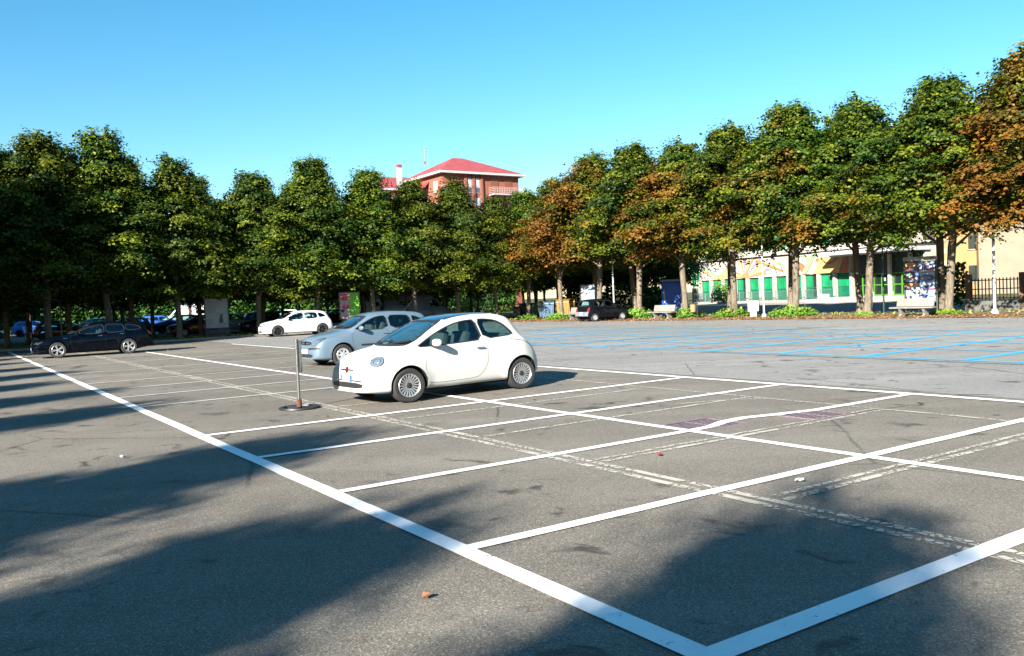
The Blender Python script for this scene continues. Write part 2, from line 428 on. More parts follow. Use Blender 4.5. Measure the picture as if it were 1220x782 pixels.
# old worn double line and old bay lines
line('old_double_line', seg(-6, 2.37, 46, 2.37, 90, .012), .085, LINE_OLD, .008)
line('old_double_line', seg(-6, 2.515, 46, 2.515, 90, .012), .085, LINE_OLD, .008)
for u, a, b_ in ((1.63, 2.6, 30), (3.84, 2.6, 7.4), (6.1, 2.6, 7.4), (8.35, 2.6, 7.4), (10.6, 2.6, 7.4)):
    line('old_bay_line', seg(u, a, u + .02, b_, 30, .012), .075, LINE_OLD, .008)
    if u < 5: line('old_bay_line', seg(u + .13, a, u + .15, b_, 30, .012), .06, LINE_OLD, .008)
line('old_bay_head_line', seg(-8, 7.35, 13.5, 7.5, 60, .015), .075, LINE_OLD, .0085)
line('old_bay_line', uvl([(6.4, 6.1), (6.25, 6.7), (6.05, 7.1), (5.75, 7.4)]), .07, LINE_OLD, .0085)
# faded blue bays
line('blue_line', seg(-12, 14.5, 38, 14.6, 50, .01), .15, LINE_BLUE, .012)
line('blue_line', seg(-10, 19.6, 38, 19.6, 50, .01), .15, LINE_BLUE, .0125)
line('blue_line', seg(-8, 24.6, 36, 24.6, 50, .01), .13, LINE_BLUE, .0125)
for k in range(17):
    u = -5 + 2.33 * k; line('blue_bay_line', seg(u, 14.6, u, min(24.5, isect_kerb(u) - 3), 24, .012), .19, LINE_BLUE2 if u < 9 else LINE_BLUE, .0115)
line('blue_line', seg(-6, 17.0, 34, 17.1, 50, .015), .12, LINE_BLUE, .0128)
line('blue_line', seg(2, 22.1, 36, 22.2, 50, .015), .12, LINE_BLUE, .0128)
line('sealed_crack', seg(21.3, 13.9, 18.2, 27, 40, .05), .08, TAR, .0135)
line('sealed_crack', seg(13.5, 14.1, -8, 14.15, 50, .04), .05, TAR, .0135)
line('sealed_crack', seg(21.0, 2.2, 20.6, 9, 20, .04), .05, TAR, .0135)
line('gutter', [row(-30 + 3 * i, KD + .75 + random.uniform(-.12, .12)) for i in range(21)], .9, plain('gutter_pale', (.30, .285, .27), .85, 0, .25, 2), .009)

# kerbs and planting strips
def slab(name, pts, z0, z1, m):
    mb = MB(); mb.prism([(p[0], p[1]) for p in pts], z0, z1); return struct(mb.build(name, m))
def kerb(name, p, q, inward, w=.14):
    n = inward; slab(name, [p, q, q + n * w, p + n * w], -.02, .115, KERB)
V3 = lambda p: Vector((p.x, p.y))
kr1 = V3(uv(UK, vk - 1))
kerb('kerb', V3(uv(UK, -40)), kr1, A2)
rag = [row(-60 + 1.1 * i, KD + random.uniform(-.45, .35) + .25 * math.sin(i * .7)) for i in range(83)]
sheet('planting_strip', rag + [row(33, -1.6), row(-60, -1.6)], .016, SOIL)
slab('planting_strip', [uv(UK + .142, -40), uv(UK + .142, vk - .4), uv(UK + 3.4, vk - 3), uv(UK + 3.4, -40)], -.02, .10, SOIL)
sheet('pavement', [row(-60, -1.62), row(36, -1.62), row(40, -26), row(-60, -26)], .0, ASPH_PATH)
sheet('park_road', [uv(UK + 3.5, -60), uv(UK + 3.5, vk - 3), uv(UK + 45, vk + 8), uv(UK + 45, -60)], .0, ASPH_PATH)

# ------------------------------------------------------------------ trees
def pchip(pts):
    pts = sorted(pts); xs = np.array([p[0] for p in pts], float); ys = np.array([p[1] for p in pts], float)
    h = np.diff(xs); d = np.diff(ys) / h; m = np.zeros(len(xs)); m[0] = d[0]; m[-1] = d[-1]
    for i in range(1, len(xs) - 1):
        if d[i - 1] * d[i] > 0:
            w1 = 2 * h[i] + h[i - 1]; w2 = h[i] + 2 * h[i - 1]; m[i] = (w1 + w2) / (w1 / d[i - 1] + w2 / d[i])
    def f(x):
        x = min(max(x, xs[0]), xs[-1]); i = min(max(int(np.searchsorted(xs, x)) - 1, 0), len(h) - 1)
        t = (x - xs[i]) / h[i]
        return float((1 + 2 * t) * (1 - t) ** 2 * ys[i] + t * (1 - t) ** 2 * h[i] * m[i] + t * t * (3 - 2 * t) * ys[i + 1] + t * t * (t - 1) * h[i] * m[i + 1])
    return f
def crown_arrays(seed, lo=2.6, hi=11.0, rmax=3.0, leaf=.142):
    """boughs spread over an egg-shaped crown, each bough a handful of drooping leaf sprays"""
    r = np.random.default_rng(seed); C = []; N = []; S = []; T = []
    ph = r.uniform(0, 2 * PI, 4); tap = r.uniform(.0, .22); lob = r.uniform(1.0, 1.9)
    prof = pchip([(0, .52), (.06, .84), (.13, 1.0), (.25, 1.0), (.42, .88), (.58, .70), (.73, .49), (.87, .27), (1.0, .05)])
    def rad(t, a): return rmax * prof(t) * (1 - tap * max(0, t - .32)) * (1 + .10 * lob * math.sin(3 * a + ph[0] + 4 * t) + .09 * lob * math.sin(5 * a + ph[1] - 7 * t) + .05 * math.sin(2 * a + ph[2] + 9 * t))
    nb = 92
    for i in range(nb):
        t = ((i + r.uniform(.1, .9)) / nb) ** .88; a = i * 2.39996 + r.uniform(-.4, .4)
        size = (.88 - .40 * t) * r.uniform(.75, 1.25)
        rr = max(0, rad(t, a) * (1 - .5 * r.uniform() ** 2.5) - size * .55)
        bc = np.array([math.cos(a) * rr, math.sin(a) * rr, lo + (hi - lo - .35) * t + r.uniform(-.15, .15)])
        rad_dir = np.array([math.cos(a), math.sin(a), 0]); tb = r.uniform(0, .55)
        for j in range(8 if t < .85 else 6):
            d = r.normal(size=3); d[2] = d[2] * .7 + .25; d += rad_dir * .9; d /= np.linalg.norm(d)
            cc = bc + d * np.array([1, 1, .72]) * size * r.uniform(.55, .95)
            out = d * np.array([1, 1, .35]) + rad_dir * .4; out[2] += .9 * max(0, t - .7) * 2; out /= np.linalg.norm(out)
            side = np.array([-out[1], out[0], 0]); side /= max(1e-6, np.linalg.norm(side))
            n = int(r.uniform(30, 66)); e = np.clip(r.normal(size=(n, 3)), -1.7, 1.7); ln = r.uniform(.26, .46); wd = r.uniform(.17, .30)
            p = cc + out * e[:, :1] * ln + side * e[:, 1:2] * wd + np.array([0, 0, 1]) * e[:, 2:3] * .085
            p[:, 2] -= .10 * np.clip(e[:, 0], 0, 3) ** 2 + .06 * e[:, 1] ** 2
            if t > .86: p[:, 2] += np.abs(e[:, 0]) * .10
            C.append(p); N.append(np.array([0, 0, .7]) + d * .75 + r.normal(size=(n, 3)) * .38); S.append(leaf * r.uniform(.6, 1.3, n))
            T.append(np.clip(tb + r.uniform(-.1, .35) + r.normal(size=n) * .18, 0, 1) ** 1.35)
    for i in range(int(r.integers(4, 8))):                      # leaders that break the outline of the top
        a = r.uniform(0, 2 * PI); q0 = r.uniform(.1, 1.3); zt = hi + .05 - q0 * r.uniform(.9, 1.9); tb = r.uniform(.1, .6)
        for j in range(6):
            n = int(r.uniform(26, 44)); e = np.clip(r.normal(size=(n, 3)), -1.6, 1.6); w = .33 - .05 * j
            p = np.array([math.cos(a) * q0, math.sin(a) * q0, zt - .9 + j * .24]) + e * np.array([w, w, .16])
            C.append(p); N.append(np.array([0, 0, .6]) + e * .6 + r.normal(size=(n, 3)) * .35); S.append(leaf * r.uniform(.6, 1.2, n)); T.append(np.clip(tb + r.normal(size=n) * .2, 0, 1))
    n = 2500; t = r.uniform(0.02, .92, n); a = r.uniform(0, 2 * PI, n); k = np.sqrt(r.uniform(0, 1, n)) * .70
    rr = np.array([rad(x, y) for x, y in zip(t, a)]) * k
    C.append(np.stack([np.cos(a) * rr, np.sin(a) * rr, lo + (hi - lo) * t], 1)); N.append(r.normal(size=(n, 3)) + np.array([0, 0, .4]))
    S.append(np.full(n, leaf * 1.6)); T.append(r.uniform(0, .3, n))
    return np.concatenate(C), np.concatenate(N), np.concatenate(S), np.concatenate(T)
def leaf_mesh(name, C, N, S, T, r, asp=.78, fold=.18):
    n = len(C); N = N / np.linalg.norm(N, axis=1, keepdims=True)
    h = r.normal(size=(n, 3)); U = np.cross(N, h); U /= np.linalg.norm(U, axis=1, keepdims=True); W = np.cross(N, U)
    s = S[:, None] / 2
    # a leaf: kite with a raised fold, two triangles
    v0 = C - U * s; v2 = C + U * s; v1 = C + W * s * asp + N * s * fold - U * s * .15; v3 = C - W * s * asp + N * s * fold - U * s * .15
    V = np.stack([v0, v1, v2, v3], 1).reshape(-1, 3)
    me = bpy.data.meshes.new(name); me.vertices.add(4 * n); me.vertices.foreach_set('co', V.ravel().astype(np.float32))
    b = np.arange(n)[:, None] * 4; F = np.concatenate([b + np.array([[0, 1, 2]]), b + np.array([[0, 2, 3]])], 1).reshape(-1, 3)
    me.loops.add(6 * n); me.loops.foreach_set('vertex_index', F.ravel().astype(np.int32))
    me.polygons.add(2 * n); me.polygons.foreach_set('loop_start', (np.arange(2 * n) * 3).astype(np.int32))
    at = me.attributes.new('tint', 'FLOAT', 'FACE'); at.data.foreach_set('value', np.repeat(T, 2).astype(np.float32))
    me.update(calc_edges=True); me.validate(); return me
def limb_path(p, d, L, n, rise, r):
    pts = [Vector(p)]; d = Vector(d).normalized()
    for i in range(n):
        d = (d + Vector((r.uniform(-.16, .16), r.uniform(-.16, .16), rise))).normalized(); pts.append(pts[-1] + d * (L / n))
    return pts
def trunk_mb(seed, clear=2.7, r0=.14):
    r = random.Random(seed); mb = MB()
    lean = Vector((r.uniform(-.05, .05), r.uniform(-.05, .05), 1))
    main = [Vector((0, 0, -.06))]; zs = [.04, .14, .35, .9, 1.7, clear, clear + 1.3, 5.9, 7.4, 9.0, 10.0]
    for z in zs: main.append(Vector((lean.x * z + r.uniform(-.02, .02), lean.y * z + r.uniform(-.02, .02), z)))
    rad = [r0 * 1.75, r0 * 1.6, r0 * 1.3, r0 * 1.08, r0, r0 * .95, r0 * 1.02, r0 * .74, r0 * .56, r0 * .4, r0 * .24, r0 * .1]
    mb.tube(main, rad, 12)
    for i in range(13):
        z = clear - .15 + i * .42 + r.uniform(-.1, .1); a = i * 2.4 + r.uniform(-.3, .3)
        base = Vector((lean.x * z, lean.y * z, z)); L = max(.9, 2.3 - .1 * i) * r.uniform(.8, 1.05); rr = r0 * (.5 - .02 * i)
        pts = limb_path(base, (math.cos(a), math.sin(a), .75), L, 5, .06, r)
        mb.tube(pts, [rr * (1 - .16 * k) for k in range(6)], 7)
        q = pts[3]; pts2 = limb_path(q, (math.cos(a + .8), math.sin(a + .8), .5), L * .45, 3, .05, r)
        mb.tube(pts2, [rr * .45, rr * .36, rr * .26, rr * .15], 6)
    return mb
VAR = []
for k in range(10):
    r_ = np.random.default_rng(100 + k); low = k >= 5; q = k % 5
    C, N, S, T = crown_arrays(50 + k, rmax=[3.15, 2.95, 3.2, 3.0, 3.1][q], hi=[11, 11.1, 10.9, 11, 11.0][q], lo=[3.85, 4.0, 3.75, 4.05, 3.9][q] - (1.3 if low else 0))
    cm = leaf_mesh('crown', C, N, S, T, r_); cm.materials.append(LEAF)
    tm = trunk_mb(20 + k, 2.6 if low else 3.2).mesh('trunk'); tm.materials.append(BARK); tm.polygons.foreach_set('use_smooth', np.ones(len(tm.polygons), dtype=bool))
    VAR.append((cm, tm))
def tree(pos, H, label, k, group, brown=0.0, rz=None, wide=1.0, name='linden_tree', high=False):
    s = H / 11.0
    t = thing(name, label, 'tree', pos, random.uniform(0, 6.28) if rz is None else rz, group); t.scale = (s * wide, s * wide, s)
    cm, tm = VAR[k % 5 + (0 if high else 5)]
    a = bpy.data.objects.new('trunk', tm); b = bpy.data.objects.new('crown', cm)
    for o in (a, b): COL.objects.link(o); o.parent = t
    b.color = (brown, 0, 0, 1)
    return t
GR = 'linden trees along the far right kerb'; GL = 'linden trees along the left kerb'
RT = [(30.75, 9.7, .05, 'green linden with a thin pale trunk beside the dark green rubbish container'),
      (27.08, 10.1, .36, 'rusty brown linden beside the yellow recycling bin'),
      (23.39, 11.3, .40, 'brown leaved linden right behind the small black hatchback'),
      (19.63, 11.3, .06, 'green linden between the small black hatchback and the concrete bench'),
      (15.76, 10.8, .38, 'linden with an orange scorched left side beside the small brown litter bin'),
      (12.16, 11.2, .20, 'green and brown linden next to the white utility cabinet'),
      (8.18, 11.6, .30, 'linden with a round patch of bright suckers standing in front of the flags'),
      (4.07, 10.9, .20, 'linden with a bare trunk left of the bench by the poster board'),
      (0, 11.0, .10, 'green linden just right of the blue poster board'),
      (-3.9, 11.8, .36, 'big brown linden cut by the right edge of the photo')]
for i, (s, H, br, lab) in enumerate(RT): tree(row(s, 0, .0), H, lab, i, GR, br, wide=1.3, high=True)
for i, (s_, k_, H) in enumerate([(-3.5, 1.10, 12.6), (.3, 1.09, 12.2), (4.4, 1.09, 11.9), (8.5, 1.09, 12.1), (12.5, 1.09, 11.8), (16.0, 1.09, 11.3), (19.9, 1.08, 11.7), (23.6, 1.08, 11.6), (27.3, 1.07, 10.6)]):
    q_ = row(s_, 0) * k_; q_.z = 0
    tree(q_, H, 'linden in the second row behind the right kerb trees', i + 2, 'second row lindens on the right', random.uniform(.05, .24), high=True, wide=1.2)
for i, (x_, y_) in enumerate([(2.2, 74), (5.0, 75), (8.2, 74), (11.3, 72.5), (1.5, 82), (5.6, 83), (9.7, 82), (13.2, 80), (3.3, 91), (8.0, 92), (12.5, 90), (14.6, 72.5)]):
    tree(Vector((x_ + random.uniform(-.5, .5), y_, 0)), 10.6, 'linden standing deep behind the recycling corner', i, 'lindens deep behind the recycling corner', random.uniform(0, .2))
LT = [(-1.4, 11.8, 'dark linden cut by the left edge of the photo'), (2.12, 11.9, 'tall linden behind the nose of the dark estate car'), (5.3, 12.1, 'tall linden behind the roof of the dark estate car'),
      (9.0, 10.8, 'linden left of the grey poster panel'), (13.77, 10.2, 'linden at the nose of the white hatchback'), (17.6, 11.2, 'tall linden behind the white hatchback'),
      (21.6, 10.9, 'linden right of the pink and green poster panel'), (24.9, 10.1, 'linden in front of the parked van'), (28.3, 10.3, 'linden at the nose of the parked van'), (31.6, 9.2, 'low linden in the far corner of the parking lot')]
for i, (v, H, lab) in enumerate(LT): tree(uv(50.6, v, .08), H, lab, i + 1, GL, .0, wide=1.2)
for i, (v_, H) in enumerate([(.4, 11.9), (3.7, 12.0), (7.2, 11.4), (11.4, 10.6), (15.7, 10.9), (19.6, 11.2), (23.2, 10.2), (26.6, 9.7), (30, 9.3)]): tree(uv(55.6 + random.uniform(-.4, .4), v_, 0), H, 'shaded linden in the second row behind the left kerb trees', i + 3, 'second row lindens on the left', 0, wide=1.1)
for i in range(9): tree(uv(61 + random.uniform(-.6, .6), -6 + 5.2 * i, 0), 10.4 + random.uniform(-.8, .8), 'unseen linden added left of the car park to block the sun', i + 1, 'lindens deep in the left car park', 0)
for i in range(6):  # block of unseen trees, added to keep the sun off the left car park
    for j in range(6): tree(uv(57 + 6.3 * i + random.uniform(-1, 1), -9 - 5.5 * j + random.uniform(-1, 1), 0), 11 + random.uniform(-.8, .8), 'unseen linden added left of the car park to block the sun', i + 2 * j, 'lindens deep in the left car park', 0)
for i in range(7): tree(uv(73 + random.uniform(-1, 1), -3 + 6 * i, 0), 10.4, 'unseen linden added left of the car park to block the sun', i, 'lindens deep in the left car park', 0)
for i in range(8): tree(uv(66 + random.uniform(-1, 1), -4 + 6.2 * i, 0), 10 + random.uniform(-.8, .8), 'unseen linden added left of the car park to block the sun', i, 'lindens deep in the left car park', 0)
# trees beside the lot, left of the frame: they throw the shadows on the asphalt
for i, (u, v, H, w_) in enumerate([(-3.0, -20.6, 11.0, 1.0), (-7.6, -22.4, 11.2, 1.15), (-9.3, -27.0, 11.6, 1.1), (-6.0, -28.0, 11.4, 1.0), (-10.1, -20.4, 11.5, 1.0), (-14.2, -21.2, 11.8, 1.15), (-18.4, -21.6, 11.8, 1.15), (-23.5, -19, 11.6, 1.1), (3.4, -21.9, 11, 1.0), (7.4, -21.9, 11, 1.0), (11.5, -22.0, 10.8, 1.0), (15.6, -21.8, 11, 1.0), (19.8, -22, 11, 1.0), (24, -22.6, 11.2, .85), (28.4, -22, 11.2, .85), (-12.5, -24.5, 11.8, 1.15), (-16.2, -24.6, 12.2, 1.2), (-20.5, -25.0, 12.2, 1.2), (-15.0, -28.5, 12, 1.2)]):
    tree(uv(u, v, 0), H, 'linden in the row along the left side of the lot', i, 'lindens along the near side of the lot', 0, wide=w_)
for i in range(7): tree(uv(50.3 - random.uniform(0, .5), -5.5 - 4.2 * i, .08), 11.5, 'linden at the left end of the kerb row', i, 'lindens at the left end of the kerb row', 0)
for u_, v_ in ((44.6, -4.6), (47.5, -6.5), (41.5, -7.5), (45, -9.5)): tree(uv(u_, v_, 0), 12.8, 'unseen linden added to shade the left trees', 3, 'unseen lindens added to shade the left trees', 0, wide=1.1)  # tall trees added out of view so their shadows darken the left rows
for i in range(6): tree(uv(43.5, -9.5 - 5 * i, 0), 11.5, 'unseen linden added to shade the left trees', i + 2, 'unseen lindens added to shade the left trees', 0)  # further unseen row, added to shade the left trees from the side

# ------------------------------------------------------------------ cars
def crspline(P, sub):
    P = [np.array(p, float) for p in P]; out = []
    for i in range(len(P) - 1):
        p0 = P[max(i - 1, 0)]; p1 = P[i]; p2 = P[i + 1]; p3 = P[min(i + 2, len(P) - 1)]
        l1 = np.linalg.norm(p2 - p1) or 1e-6
        m1 = (p2 - p0) / (np.linalg.norm(p1 - p0) + l1 + 1e-9) * l1; m2 = (p3 - p1) / (np.linalg.norm(p3 - p2) + l1 + 1e-9) * l1
        for k in range(sub):
            t = k / sub
            out.append((2 * t**3 - 3 * t**2 + 1) * p1 + (t**3 - 2 * t**2 + t) * m1 + (-2 * t**3 + 3 * t**2) * p2 + (t**3 - t**2) * m2)
    out.append(P[-1]); return np.array(out)
def loft(sp, inset=0.0, x0=None, x1=None, floor=None, N=84):
    top = crspline(sp['top'], 10); keep = [top[0]]
    for p in top[1:]:
        if p[0] < keep[-1][0] - 1e-4: keep.append(p)
    top = np.array(keep)
    l = np.concatenate([[0], np.cumsum(np.hypot(np.diff(top[:, 0]), np.diff(top[:, 1])))])
    q = np.linspace(0, l[-1], N); X = np.interp(q, l, top[:, 0]); Z = np.interp(q, l, top[:, 1])
    fw, fs, fb, fr, fk = (pchip(sp[k]) for k in ('w', 'zs', 'zb', 'wr', 'wb'))
    ax = sp['axle']; ra = sp['arch']; rw = sp['wheel_r']; rings = []
    for x, zt in zip(X, Z):
        if x0 is not None and not (x1 <= x <= x0): continue
        w = fw(x); zb = fb(x); zs = fs(x); wr = fr(x)
        if inset: w -= inset; wr -= inset * .75; zt = zt - inset * .75; zb = floor
        zs = min(zs, zb + .86 * (zt - zb)); wb = w * fk(x); wr = min(wr, wb * .96)
        h = zt - zs; e = min(sp.get('crown', .075), .55 * h); dz = zs - zb; tk = sp.get('tuck', .96)
        ctl = [(0, zb), (.5 * w, zb), (.86 * w, zb + .004), (tk * w, zb + .05 * dz + .015), (w * .992, zb + .28 * dz), (w, zb + .52 * dz), (w * .99, zb + .8 * dz), (wb, zs),
               (wb + (wr - wb) * .30, zs + .34 * (h - e)), (wb + (wr - wb) * .66, zs + .70 * (h - e)), (wr, zt - e), (wr * .87, zt - .42 * e), (wr * .52, zt - .10 * e), (0, zt)]
        c = crspline(ctl, 3)
        if not inset:
            for p in c:                                     # swelling round the wheel arches
                for a in ax:
                    d = math.hypot(x - a, p[1] - rw); p[0] += sp.get('flare', .018) * math.exp(-((d - ra) / .075) ** 2) * (1 if p[1] < zs and p[0] > .6 * w else 0)
        rings.append([(x, -y, z) for y, z in c] + [(x, y, z) for y, z in c[-2:0:-1]])
    n = len(rings[0]); vs = [p for r_ in rings for p in r_]; fs = []
    for i in range(len(rings) - 1):
        for k in range(n):
            k2 = (k + 1) % n; fs.append((i * n + k, i * n + k2, (i + 1) * n + k2, (i + 1) * n + k))
    fs.append(tuple(reversed(range(n)))); fs.append(tuple(range((len(rings) - 1) * n, len(rings) * n)))
    me = bpy.data.meshes.new('loft'); me.from_pydata(vs, [], fs); me.update()
    bm = bmesh.new(); bm.from_mesh(me); bmesh.ops.recalc_face_normals(bm, faces=bm.faces[:]); bm.to_mesh(me); bm.free()
    return me
def boolean(me, cutters):
    ob = bpy.data.objects.new('tmp', me); COL.objects.link(ob); tmp = [ob]
    for c in cutters:
        co = bpy.data.objects.new('cut', c); COL.objects.link(co); tmp.append(co)
        md = ob.modifiers.new('b', 'BOOLEAN'); md.operation = 'DIFFERENCE'; md.solver = 'EXACT'; md.object = co
    dg = bpy.context.evaluated_depsgraph_get(); dg.update()
    res = bpy.data.meshes.new_from_object(ob.evaluated_get(dg))
    for o in tmp: bpy.data.objects.remove(o, do_unlink=True)
    return res
def prism_mesh(poly, axis, a, b):
    mb = MB(); f = {'y': lambda u, v, w: (u, w, v), 'x': lambda u, v, w: (w, u, v)}[axis]; n = len(poly)
    vs = [f(u, v, a) for u, v in poly] + [f(u, v, b) for u, v in poly]
    fs = [tuple(range(n)), tuple(range(n, 2 * n))] + [(i, (i + 1) % n, (i + 1) % n + n, i + n) for i in range(n)]
    mb.add(vs, fs); me = mb.mesh('p'); bm = bmesh.new(); bm.from_mesh(me); bmesh.ops.recalc_face_normals(bm, faces=bm.faces[:]); bm.to_mesh(me); bm.free(); return me
def rnd(poly, n=4):
    """round a polygon off (Chaikin)"""
    P = [Vector((p[0], p[1])) for p in poly]
    for _ in range(n if n < 4 else 2):
        Q = []
        for i, p in enumerate(P):
            q = P[(i + 1) % len(P)]; Q += [p * .8 + q * .2, p * .2 + q * .8]
        P = Q
    return [(p.x, p.y) for p in P]
def ell(cx, cy, rx, ry, n=22): return [(cx + rx * math.cos(2 * PI * i / n), cy + ry * math.sin(2 * PI * i / n)) for i in range(n)]
DIRS = {'left': lambda u, v: (Vector((u, 3, v)), Vector((0, -1, 0))), 'right': lambda u, v: (Vector((u, -3, v)), Vector((0, 1, 0))),
        'front': lambda u, v: (Vector((5, u, v)), Vector((-1, 0, 0))), 'rear': lambda u, v: (Vector((-5, u, v)), Vector((1, 0, 0))), 'top': lambda u, v: (Vector((u, v, 5)), Vector((0, 0, -1)))}
def oblique(c, az, el, sg):
    D = Vector((math.cos(el) * math.cos(az), sg * math.cos(el) * math.sin(az), math.sin(el))); U = Vector((-math.sin(az), sg * math.cos(az), 0)); V = D.cross(U) if sg > 0 else U.cross(D)
    C = Vector((c[0], sg * c[1], c[2]))
    return lambda u, v: (C + U * u + V * v + D * 2, -D)
def hitp(bvh, side, u, v):
    o, d = side(u, v) if callable(side) else DIRS[side](u, v); p, n, i, dist = bvh.ray_cast(o, d)
    if p is None:
        p, n, i, dist = bvh.find_nearest(o + d * (2 if callable(side) else 5 - .9 if side in ('front', 'rear') else 2.2))
    if n.dot(d) > 0: n = -n
    return p, n
def patch_into(mb, bvh, side, poly, off, thick, mi=0, step=.07):
    bm = bmesh.new(); vs = [bm.verts.new((u, v, 0)) for u, v in poly]; bm.faces.new(vs)
    us = [p[0] for p in poly]; ws = [p[1] for p in poly]
    for ax, lo, hi in ((0, min(us), max(us)), (1, min(ws), max(ws))):
        k = max(1, int((hi - lo) / step))
        for i in range(1, k):
            co = [0, 0, 0]; no = [0, 0, 0]; co[ax] = lo + (hi - lo) * i / k; no[ax] = 1
            bmesh.ops.bisect_plane(bm, geom=bm.verts[:] + bm.edges[:] + bm.faces[:], plane_co=co, plane_no=no, dist=1e-5)
    bm.verts.index_update(); bm.faces.ensure_lookup_table()
    vs = [v.co.copy() for v in bm.verts]; fs = [[v.index for v in f.verts] for f in bm.faces]
    be = [(e.verts[0].index, e.verts[1].index) for e in bm.edges if len(e.link_faces) == 1]; bm.free()
    outer = []; inner = []
    for v in vs:
        p, n = hitp(bvh, side, v.x, v.y); outer.append(p + n * off); inner.append(p + n * (off - thick))
    n = len(vs); mb.add(outer + inner, fs + [tuple(i + n for i in reversed(f)) for f in fs] + [(a, b, b + n, a + n) for a, b in be], mi)
def stroke(pts, w, closed=False):
    """polygon quads along a 2-D polyline"""
    P = [Vector((p[0], p[1])) for p in pts]; k = len(P); out = []
    nr = []
    for i in range(k):
        a = P[(i - 1) % k] if closed or i else P[0]; b = P[(i + 1) % k] if closed or i < k - 1 else P[-1]
        d = (b - a).normalized(); nr.append(Vector((-d.y, d.x)) * w / 2)
    for i in range(k if closed else k - 1):
        j = (i + 1) % k; out.append([tuple(P[i] + nr[i]), tuple(P[i] - nr[i]), tuple(P[j] - nr[j]), tuple(P[j] + nr[j])])
    return out
def seam_into(mb, bvh, side, pts, w, off=.0015, thick=.003, mi=0, closed=False, dens=.06):
    Q = []
    pp = list(pts) + ([pts[0]] if closed else [])
    for a, b in zip(pp[:-1], pp[1:]):
        L = math.hypot(b[0] - a[0], b[1] - a[1]); k = max(1, int(L / dens))
        Q += [(a[0] + (b[0] - a[0]) * i / k, a[1] + (b[1] - a[1]) * i / k) for i in range(k)]
    if not closed: Q.append(pp[-1])
    for q in stroke(Q, w, closed): patch_into(mb, bvh, side, q, off, thick, mi, 9)
def wheel(parent, x, y, r, style, wid=.19, rim_mat=None):
    """wheel part with tyre and rim below it; y>0 is the left side"""
    s = 1 if y > 0 else -1
    M = Matrix.Translation((x, y, r)) @ Matrix.Rotation(-PI / 2 * s, 4, 'X')       # local +z points outwards
    ri = r * {'fan': .69, 'holes': .64, 'five': .71, 'small': .60}[style]; h = wid / 2
    mb = MB(); mb.lathe([(ri, -h), (r * .93, -h), (r * .985, -h * .8), (r, -h * .55), (r, h * .55), (r * .985, h * .8), (r * .93, h), (r * .84, h * 1.04), (ri * 1.02, h * .92), (ri, h * .7)], 40, 0, M, True)
    root = bpy.data.objects.new('wheel', None); COL.objects.link(root); root.parent = parent
    mb.build('tyre', RUBBER, root, 40)
    rim = MB(); rm = rim_mat or (RIM if style in ('fan', 'five') else HUBCAP)
    rim.lathe([(ri, -h), (ri, h * .86), (ri * .955, h * .95), (ri * .90, h * .80), (ri * .90, h * .3), (ri * .93, -h)], 40, 0, M, True)
    rim.lathe([(0.001, h * .10), (ri * .9, h * .10), (ri * .9, h * .0), (.001, h * .0)], 30, 1, M)          # drum behind the spokes
    def spoke(a, w0, w1, r0, r1, z0, z1, t=.012, mi=0):
        ca, sa = math.cos(a), math.sin(a); P = []
        for rr, ww, zz in ((r0, w0, z0), (r1, w1, z1)):
            for sg in (-1, 1):
                for dz in (0, -t): P.append(M @ Vector((rr * ca - sg * ww * sa, rr * sa + sg * ww * ca, zz + dz)))
        rim.add(P, [(0, 2, 6, 4), (1, 5, 7, 3), (0, 4, 5, 1), (2, 3, 7, 6), (0, 1, 3, 2), (4, 6, 7, 5)], mi)
    if style == 'fan':
        for k in range(20): spoke(2 * PI * k / 20, .0055, .0125, ri * .22, ri * .925, h * .66, h * .86, .02)
        rim.lathe([(.001, h * .86), (ri * .16, h * .86), (ri * .24, h * .74), (ri * .25, h * .3)], 24, 2, M)
        rim.lathe([(ri * .25, h * .6), (ri * .30, h * .70), (ri * .31, h * .62)], 24, 0, M)
    elif style == 'five':
        for k in range(5):
            for d in (-.16, .16): spoke(2 * PI * k / 5 + d * .9, .014, .016, ri * .2, ri * .93, h * .7, h * .84, .022)
        rim.lathe([(.001, h * .8), (ri * .22, h * .78), (ri * .26, h * .6)], 20, 0, M)
    else:
        for k in range(7): spoke(2 * PI * k / 7, .021, .034, ri * .2, ri * .84, h * .82, h * .84, .01)
        rim.lathe([(ri * .74, h * .7), (ri * .75, h * .86), (ri * .93, h * .93), (ri * .93, h * .7)], 36, 0, M)
        rim.lathe([(.001, h * .92), (ri * .26, h * .9), (ri * .36, h * .72)], 20, 0, M)
    rim.build('rim', [rm, DISC, BLACK], root, 35)
    return root
def mirror_poly(p): return [(-u, v) for u, v in reversed(p)]
